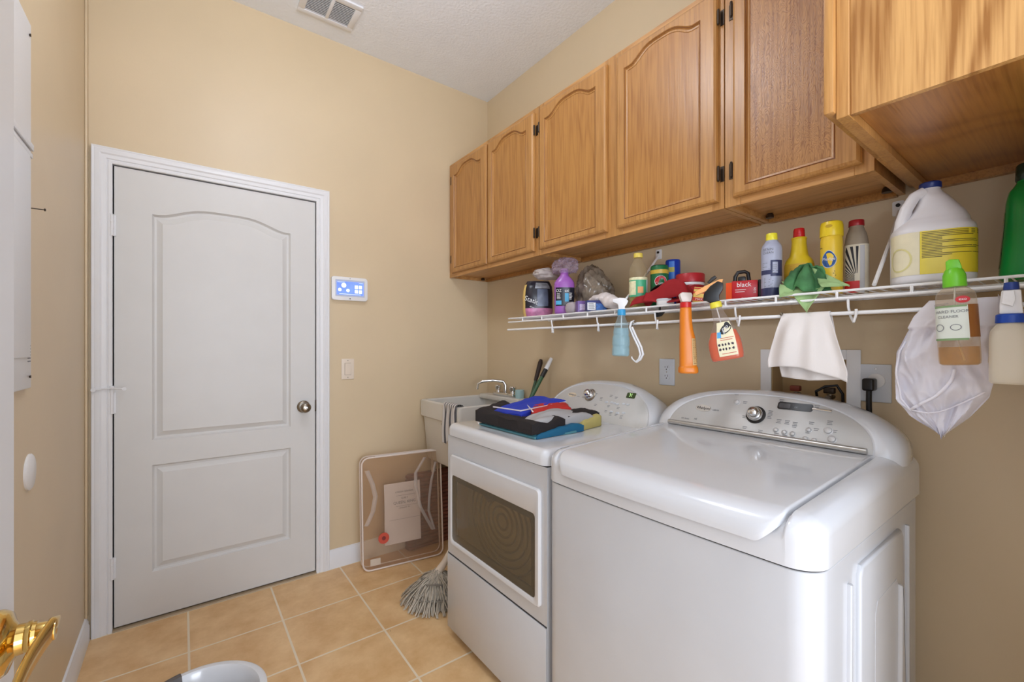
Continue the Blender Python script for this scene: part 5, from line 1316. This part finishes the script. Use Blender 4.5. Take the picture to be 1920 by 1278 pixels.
# blue spray bottle
t = bthing('spray_bottle', 'small pale blue spray bottle hanging from the rail', 'spray bottle', 1.378, 1.125, 0, z=1.209, tilt=.02)
b = Bottle(smooth_secs([(0, .028, .028, 2.4), (.006, .034, .034, 2.4), (.03, .034, .034, 2.3), (.038, .032, .032, 2.3), (.046, .034, .034, 2.3), (.075, .033, .033, 2.2), (.083, .030, .030, 2.2), (.092, .031, .031, 2.1), (.125, .025, .025, 2), (.15, .016, .016, 2), (.162, .0135, .0135, 2)], 4))
bm = B(); b.body(bm); part('bottle_body', bm, clear('pale_blue_pet', (222, 240, 246), .12, .06), t)
bm = B(); b.body(bm, 32, -.0025, z0=.003, z1=.11); part('liquid', bm, clear('pale_blue_liquid', (206, 234, 242), .34, .12), t)
cap(t, .161, .184, .0155, col('blue_collar', (60, 160, 214), rough=.35), 'collar', ribs=24)
bm = B(); tube(bm, [(0, 0, .162), (.002, 0, .02)], .0022, 6); part('dip_tube', bm, M['plastic'], t)
trigger(t, .184, M['plastic'], .95, flip=-1, gun=False)
# white twin hook (tongs)
bm = B()
for d in (0, .012):
    tube(bm, [(1.398-d*.2, 1.096-d, 1.322), (1.394, 1.075-d, 1.285), (1.392, 1.050-d, 1.245), (1.392, 1.042-d, 1.218), (1.392, 1.050-d*.6, 1.198), (1.392, 1.064-d*.3, 1.188)], .0042, 8)
tube(bm, [(1.392, 1.068, 1.190), (1.394, 1.082, 1.200), (1.394, 1.085, 1.208)], .003, 8)
tube(bm, [(1.398, 1.096, 1.322), (1.405, 1.095, 1.343), (1.420, 1.095, 1.348), (1.428, 1.095, 1.335)], .004, 8)
tag(part('hanging_hook', bm, M['plastic'], smooth=60), 'white curved double hook hanging from the rail beside the pale blue bottle', 'hook')
# chrome clip on the rail
bm = B(); tube(bm, [(SX-.004+.009*math.cos(a), 1.100, SZ-.061+.009*math.sin(a)) for a in [2*PI*k/16 for k in range(16)]], .0022, 6, closed=True); tube(bm, [(SX-.004+.009*math.cos(a), 1.088, SZ-.061+.009*math.sin(a)) for a in [2*PI*k/16 for k in range(16)]], .0022, 6, closed=True)
tube(bm, [(SX-.014, 1.112, SZ-.056), (SX-.016, 1.09, SZ-.062), (SX-.014, 1.072, SZ-.056)], .002, 6)
tag(part('wire_clip', bm, M['chrome']), 'small coiled metal clip on the hang rail above the white hook', 'clip')
# black clip on the shelf underside
bm = B(); tube(bm, [(1.44, 1.01, 1.376), (1.437, 1.00, 1.366), (1.437, .985, 1.368), (1.44, .970, 1.380)], [.006, .009, .008, .004], 8); tube(bm, [(1.44, .99, 1.396), (1.438, .99, 1.376)], .004, 8)
tag(part('black_clip', bm, M['black']), 'small black clip hanging under the wire shelf below the white jar', 'clip')
# orange bottle
t = bthing('cleaner_bottle', 'tall slim orange bottle with a red collar hanging from the shelf edge', 'spray bottle', 1.372, .833, 14, z=1.157)
b = Bottle(smooth_secs([(0, .028, .020, 3), (.004, .0315, .023, 3), (.020, .0305, .022, 3), (.024, .0275, .020, 3), (.12, .0250, .019, 3, -.003), (.150, .021, .018, 2.6, -.006), (.185, .0195, .0175, 2.4, -.008), (.220, .0185, .017, 2.2, -.008), (.223, .0175, .0165, 2, -.008)], 4))
bm = B(); b.body(bm); part('bottle_body', bm, col('orange_bottle', (226, 128, 28), rough=.35), t)
bm = B(); b.patch(bm, .45, 1.25, .028, .118, .0010); lb = part('label_wrap', bm, col('label_tan', (216, 176, 116), rough=.45), t)
bm = B(); bars(bm, rows(14, .007, .006, 21, lo=.6), b.f(.85, .112, .0016), .0018); part('small_print', bm, col('print_brown', (132, 92, 52)), lb, smooth=0)
bm = B(); lathe(bm, [(0, .2225), (.0185, .2225), (.019, .225), (.0185, .240), (0, .2405)], 26, (-.008, 0, 0), cap=False); part('collar', bm, col('red_collar', (206, 34, 34), rough=.35), t)
bm = B(); prism(bm, [(-.022, .241), (.006, .241), (.012, .262), (.008, .272), (-.022, .274), (-.030, .266)], 'xz', -.013, .013, 0); bmesh.ops.bevel(bm, geom=bm.edges[:], offset=.003, segments=2, affect='EDGES', profile=.5); part('spray_head', bm, col('cream_head', (230, 220, 212), rough=.4), t)
# degreaser
t = bthing('spray_bottle', 'orange liquid spray bottle with a black trigger and cartoonless picture label, tilted on the shelf edge', 'spray bottle', 1.370, .695, 0, z=1.205, tilt=-.20)
t['label'] = 'orange liquid spray bottle with a black trigger and yellow collar, hanging tilted'
b = Bottle(smooth_secs([(0, .040, .018, 3.4), (.004, .046, .022, 3.2), (.02, .049, .024, 3), (.06, .048, .024, 3, .001), (.09, .038, .022, 2.8, .004), (.115, .026, .020, 2.4, .006), (.135, .021, .018, 2.2, .004), (.16, .0165, .016, 2, .0), (.170, .0155, .0155, 2)], 4))
bm = B(); b.body(bm); part('bottle_body', bm, clear('clear_bottle', (238, 232, 228), .08, .06), t)
bm = B(); b.body(bm, 36, -.0018, z0=.002, z1=.092); part('liquid', bm, col('orange_liquid', (226, 92, 36), rough=.2), t)
bm = B(); b.patch(bm, -.72, .95, .014, .120, .0012, 20, 12); lb = part('label_wrap', bm, col('label_pale_yellow', (240, 232, 196), rough=.4), t)
bm = B(); f = b.f(.25, .097, .0020, .42); q = disc(0, 0, .024, .013); bm.faces.new([bm.verts.new(f(*p)) for p in q]); q = disc(.012, .007, .011, .010); f2 = b.f(.25, .097, .0022, .42); bm.faces.new([bm.verts.new(f2(*p)) for p in q]); lg = part('logo_black', bm, M['inkdark'], lb, smooth=0)
bm = B(); text(bm, 'goo', .016, b.f(.2, .101, .0034, .42)); text(bm, 'gone', .012, b.f(.24, .091, .0034, .42)); part('logo_lettering', bm, M['inkwhite'], lg, smooth=0)
bm = B()
rg = random.Random(9)
for j in range(2):
    for k in range(5):
        f = b.f(.1, 0, .0022); cx0 = -.026+k*.0125; cz0 = .050-.014*j
        q = [(cx0+.0042*math.cos(a)*(.7+.5*rg.random()), cz0+.0045*math.sin(a)*(.7+.5*rg.random())) for a in [2*PI*i/7 for i in range(7)]]
        bm.faces.new([bm.verts.new(f(*p)) for p in q])
part('picture_icons', bm, col('icon_dark', (66, 44, 60), var=.8, vscale=80), lb, smooth=0)
bm = B(); b.patch(bm, -.66, -.30, .072, .090, .0020, 4, 3); part('blue_splash', bm, col('splash_blue', (90, 170, 226)), lb)
bm = B(); bars(bm, [(-.02, .03, .070), (-.02, .026, .064), (-.022, .03, .022)], b.f(.1, 0, .0022), .0018); part('small_print', bm, col('print_red', (200, 80, 60)), lb, smooth=0)
cap(t, .169, .187, .0175, col('collar_yellow', (238, 226, 70), rough=.35), 'collar', ribs=20)
bm = B(); tube(bm, [(0, 0, .17), (.004, 0, .10), (.012, 0, .02)], .002, 6); part('dip_tube', bm, M['plastic'], t)
bm = B()
prism(bm, [(-.014, .187), (.013, .187), (.016, .205), (.030, .222), (.034, .240), (.020, .250), (-.004, .240), (-.026, .222), (-.034, .200), (-.024, .197)], 'xz', -.011, .011, 0); bmesh.ops.bevel(bm, geom=bm.edges[:], offset=.0025, segments=2, affect='EDGES', profile=.5)
th = part('trigger_head', bm, M['black'], t)
bm = B(); prism(bm, [(-.052, .232), (-.050, .222), (.028, .236), (.036, .252), (.026, .254), (-.02, .244)], 'xz', -.008, .008, .001); part('orange_shroud', bm, col('shroud_orange', (238, 172, 104), rough=.35), th)
bm = B(); tube(bm, [(-.008, 0, .252), (.008, 0, .262), (.018, 0, .266)], [.004, .006, .005], 8); part('nozzle', bm, M['black'], th)
# white cloth on the rail
RY = 1.337
Lw = [(0, .556), (.25, .571), (.55, .585), (.85, .596), (1, .594)]; Rw = [(0, .437), (.25, .424), (.55, .409), (.85, .394), (1, .395)]
def lerp(T, s):
    for a, b_ in zip(T, T[1:]):
        if s <= b_[0]: return a[1]+(b_[1]-a[1])*(s-a[0])/(b_[0]-a[0])
    return T[-1][1]
def wcl(layer):
    def f(u, v):
        s = max(0, (v-.12)/.88)
        L, R = lerp(Lw, s), lerp(Rw, s)
        if layer: L = L+(-.030)*s; R = R+.022*s
        y = L+(R-L)*u
        ln = (.165-.022*math.sin(u*PI*.9+.6)+.012*u) if not layer else (.185-.012*abs(u-.5))
        fold = math.sin(u*15+.6+s*.8)*(.010*(1-.35*s))+math.sin(u*7.2+2-s)*.008
        if v < .12:
            a = PI*(1-v/.12)*.5
            x = SX-.004-.0075*math.cos(a)-.001 if not layer else SX-.004+.0075*math.cos(a)
            z = RY+.0075*math.sin(a)
        else:
            x = (SX-.0125-.002 if not layer else SX+.006)+(fold-.010)*min(1, s*2.2)*(1 if not layer else .6)
            z = RY-s*ln
        return (x, y, z)
    return f
bm = B(); grid(bm, 60, 36, wcl(0)); grid(bm, 60, 36, wcl(1))
wm_ = col('white_cotton', (236, 230, 226), rough=.9, bump=.15, bscale=500)
o = tag(part('white_cloth', bm, wm_, smooth=85), 'plain white cloth hanging pleated over the rail', 'cloth'); solid(o, .0012)
bm = B(); lathe(bm, [(0, -.004), (.004, -.003), (.005, 0), (.004, .003), (0, .004)], 12, (SX-.016, .556, RY+.006), 'x', cap=False); part('snap_button', bm, M['nickel'], o)
# mesh wash bag
Lb = [(0, .237), (.11, .264), (.27, .285), (.38, .299), (.55, .305), (.75, .301), (.87, .276), (.94, .243), (1, .220)]
Rb = [(0, .117), (.11, .119), (.20, .128), (.32, .142), (.45, .145), (.57, .134), (.70, .143), (.86, .175), (1, .214)]
def mb(layer):
    def f(u, v):
        L, R = lerp(Lb, v), lerp(Rb, v); y = L+(R-L)*u; z = 1.356-.318*v
        e = math.sin(u*PI)**.5
        k = min(1, v*4)
        wr = .020*nz(u*3.2+v*2.2, v*4.5, 3+layer*4)+.011*math.sin(u*9-v*12+layer*2)*(.3+.7*nz(u*2, v*2, 9+layer))+.006*nz(u*9, v*9, 5)
        rg_ = abs(nz(u*3.4+v*3.1, v*2.2-u*2.0, 7.7))*2; wr += .018*(rg_-.5)+.010*(abs(nz(u*8-v*5, v*5, 1.3))*2-.4); d = (.016+.028*v*(1-v))*e
        x = 1.425+(-d if layer == 0 else d)+wr*k*(1 if layer == 0 else .5)
        if v < .14: x = 1.4035+.002*nz(u*9, v*9, 1) if layer == 0 else 1.428
        if z > 1.29 and layer == 0 and v >= .14: x = min(x, 1.4035)
        x = max(x, 1.3975) if z > 1.20 and u > .35 else x
        return (x, y, z+.004*math.sin(u*8)*(v))
    return f
bm = B(); grid(bm, 60, 80, mb(0)); 
meshm = clear('white_mesh', (244, 242, 250), .72, .9, ior=1.1)
o = tag(part('mesh_bag', bm, meshm, smooth=85), 'white mesh laundry bag hanging bunched from the rail at the right', 'laundry bag')
bm = B(); grid(bm, 50, 60, mb(1)); part('back_layer', bm, meshm, o, smooth=85)
bm = B()
f = mb(0); P_ = [f(u, v) for u, v in [(.06+.02*k, .84-.017*k*.9-.0008*k*k) for k in range(22)]]
def seam(a, b_, c_):
    pts = []
    for k in range(25):
        s = k/24; u = (1-s)**2*a[0]+2*s*(1-s)*b_[0]+s*s*c_[0]; v = (1-s)**2*a[1]+2*s*(1-s)*b_[1]+s*s*c_[1]
        q = f(u, v); pts.append((q[0]-.004, q[1], q[2]))
    return pts
tube(bm, seam((.10, .83), (.55, .75), (.66, .50)), .0035, 8); tube(bm, seam((.10, .83), (.0, .6), (.05, .3)), .0022, 8); tube(bm, seam((.10, .83), (.6, .86), (.95, .66)), .0018, 8)
part('hem_band', bm, col('white_binding_tape', (236, 234, 242), rough=.8), o, smooth=80)
bm = B(); 
def knot(u, v):
    y = .128-.032*u; z = 1.362-.045*v-.012*math.sin(u*PI*2)*(1-v)
    return (1.400+.004*math.sin(u*11)+.004*nz(u*4, v*4, 2), y, z)
grid(bm, 16, 14, knot); part('loose_corner', bm, meshm, o, smooth=85)
# clear bottle with a green cap
t = bthing('spray_bottle', 'clear bottle of amber floor cleaner with a bright green nozzle', 'spray bottle', 1.357, .180, 0, z=1.208, tilt=-.045)
b = Bottle(smooth_secs([(0, .028, .026, 2.6), (.004, .0325, .030, 2.6), (.02, .0335, .031, 2.6), (.10, .0330, .0305, 2.6), (.145, .0325, .030, 2.5), (.158, .030, .028, 2.3), (.167, .022, .021, 2), (.172, .0165, .0165, 2)], 4))
bm = B(); b.body(bm); part('bottle_body', bm, clear('clear_amber_pet', (240, 228, 210), .12, .06), t)
bm = B(); b.body(bm, 36, -.0016, z0=.0015, z1=.040); part('amber_liquid', bm, clear('amber_liquid', (224, 178, 96), .22, .08), t)
bm = B(); b.patch(bm, -1.35, .55, .058, .128, .0010, 20, 8); lb = part('label_wrap', bm, col('label_pale_green', (224, 230, 220), rough=.4), t)
bm = B(); b.patch(bm, -1.35, .50, .054, .0585, .0014); b.patch(bm, -1.2, .5, .1255, .1295, .0016); part('green_stripe', bm, col('stripe_green', (130, 160, 112)), lb)
bm = B(); text(bm, 'HARD FLOOR', .0088, b.f(-.25, .116, .0018)); text(bm, 'CLEANER', .0078, b.f(-.42, .105, .0018))
for cx0, rx0, ry0 in ((-.020, .0080, .0080), (.006, .0090, .0068)):
    f = b.f(-.25, .082, .0018)
    for k in range(20):
        a0_, a1_ = 2*PI*k/20, 2*PI*(k+1)/20
        bm.faces.new([bm.verts.new(f(cx0+s*math.cos(a)*rx0, s*math.sin(a)*ry0)) for s, a in ((1, a0_), (1, a1_), (.84, a1_), (.84, a0_))])
bars(bm, [(-.028, .0, .134), (-.028, -.004, .131)], b.f(-.35, 0, .0018), .0010)
part('label_lettering', bm, M['ink'], lb, smooth=0)
bm = B(); b.patch(bm, .56, 1.4, .06, .13, .0008); part('back_label', bm, clear('brown_back_label', (150, 92, 40), .75, .3), t)
bm = B(); f = b.f(.33, .141, .0014); q = disc(0, 0, .0115, .0075); bm.faces.new([bm.verts.new(f(*p)) for p in q]); bd = part('red_badge', bm, col('badge_crimson', (206, 36, 46), rough=.4), t, smooth=0)
bm = B(); text(bm, 'exo', .008, b.f(.33, .1415, .0020)); part('badge_lettering', bm, M['inkwhite'], bd, smooth=0)
gcap = col('lime_cap', (116, 206, 46), rough=.35)
bm = B(); lathe(bm, [(0, .171), (.0188, .171), (.0195, .173), (.0185, .197), (.0150, .208), (.012, .212), (0, .213)], 28, cap=False)
for v in bm.verts:
    a = math.atan2(v.co.y, v.co.x)
    if .175 < v.co.z < .199: v.co.x *= 1+.012*math.cos(26*a); v.co.y *= 1+.012*math.cos(26*a)
cp = part('cap_collar', bm, gcap, t)
bm = B(); prism(bm, [(-.012, .208), (.012, .208), (.013, .212), (.009, .230), (-.006, .232), (-.012, .228)], 'xz', -.010, .012, 0); bmesh.ops.bevel(bm, geom=bm.edges[:], offset=.002, segments=2, affect='EDGES', profile=.5); part('nozzle', bm, gcap, cp)
bm = B(); tube(bm, [(0, 0, .17), (-.006, .002, .08), (.008, 0, .01)], .0016, 6); part('dip_tube', bm, M['plastic'], t)
# white spray bottle with blue collar
t = bthing('spray_bottle', 'cloudy white spray bottle with a blue collar at the right edge of the picture', 'spray bottle', 1.362, .106, 0, z=1.172)
b = Bottle(smooth_secs([(0, .028, .027, 3), (.004, .0315, .030, 3), (.09, .0315, .030, 3), (.108, .030, .028, 2.6), (.118, .024, .023, 2.3), (.125, .0195, .0195, 2)], 4))
bm = B(); b.body(bm); part('bottle_body', bm, clear('cloudy_hdpe', (242, 234, 216), .55, .35), t)
cap(t, .125, .143, .0225, col('blue_ring', (28, 72, 170), rough=.35), 'collar', ribs=28)
bm = B(); prism(bm, [(-.0165, .143), (.0165, .143), (.015, .165), (.0135, .192), (-.0135, .192), (-.0165, .160)], 'xz', -.013, .013, 0); bmesh.ops.bevel(bm, geom=bm.edges[:], offset=.003, segments=2, affect='EDGES', profile=.5)
prism(bm, [(-.0135, .165), (.002, .158), (.006, .172), (.004, .190), (-.011, .190)], 'xz', -.0145, -.0185, .001)
th = part('trigger_head', bm, M['plastic'], t)
bm = B(); lathe(bm, [(0, .1925), (.0105, .1925), (.0115, .195), (.0105, .208), (0, .209)], 20, cap=False); part('blue_nozzle', bm, col('nozzle_blue', (34, 62, 140), rough=.35), th)
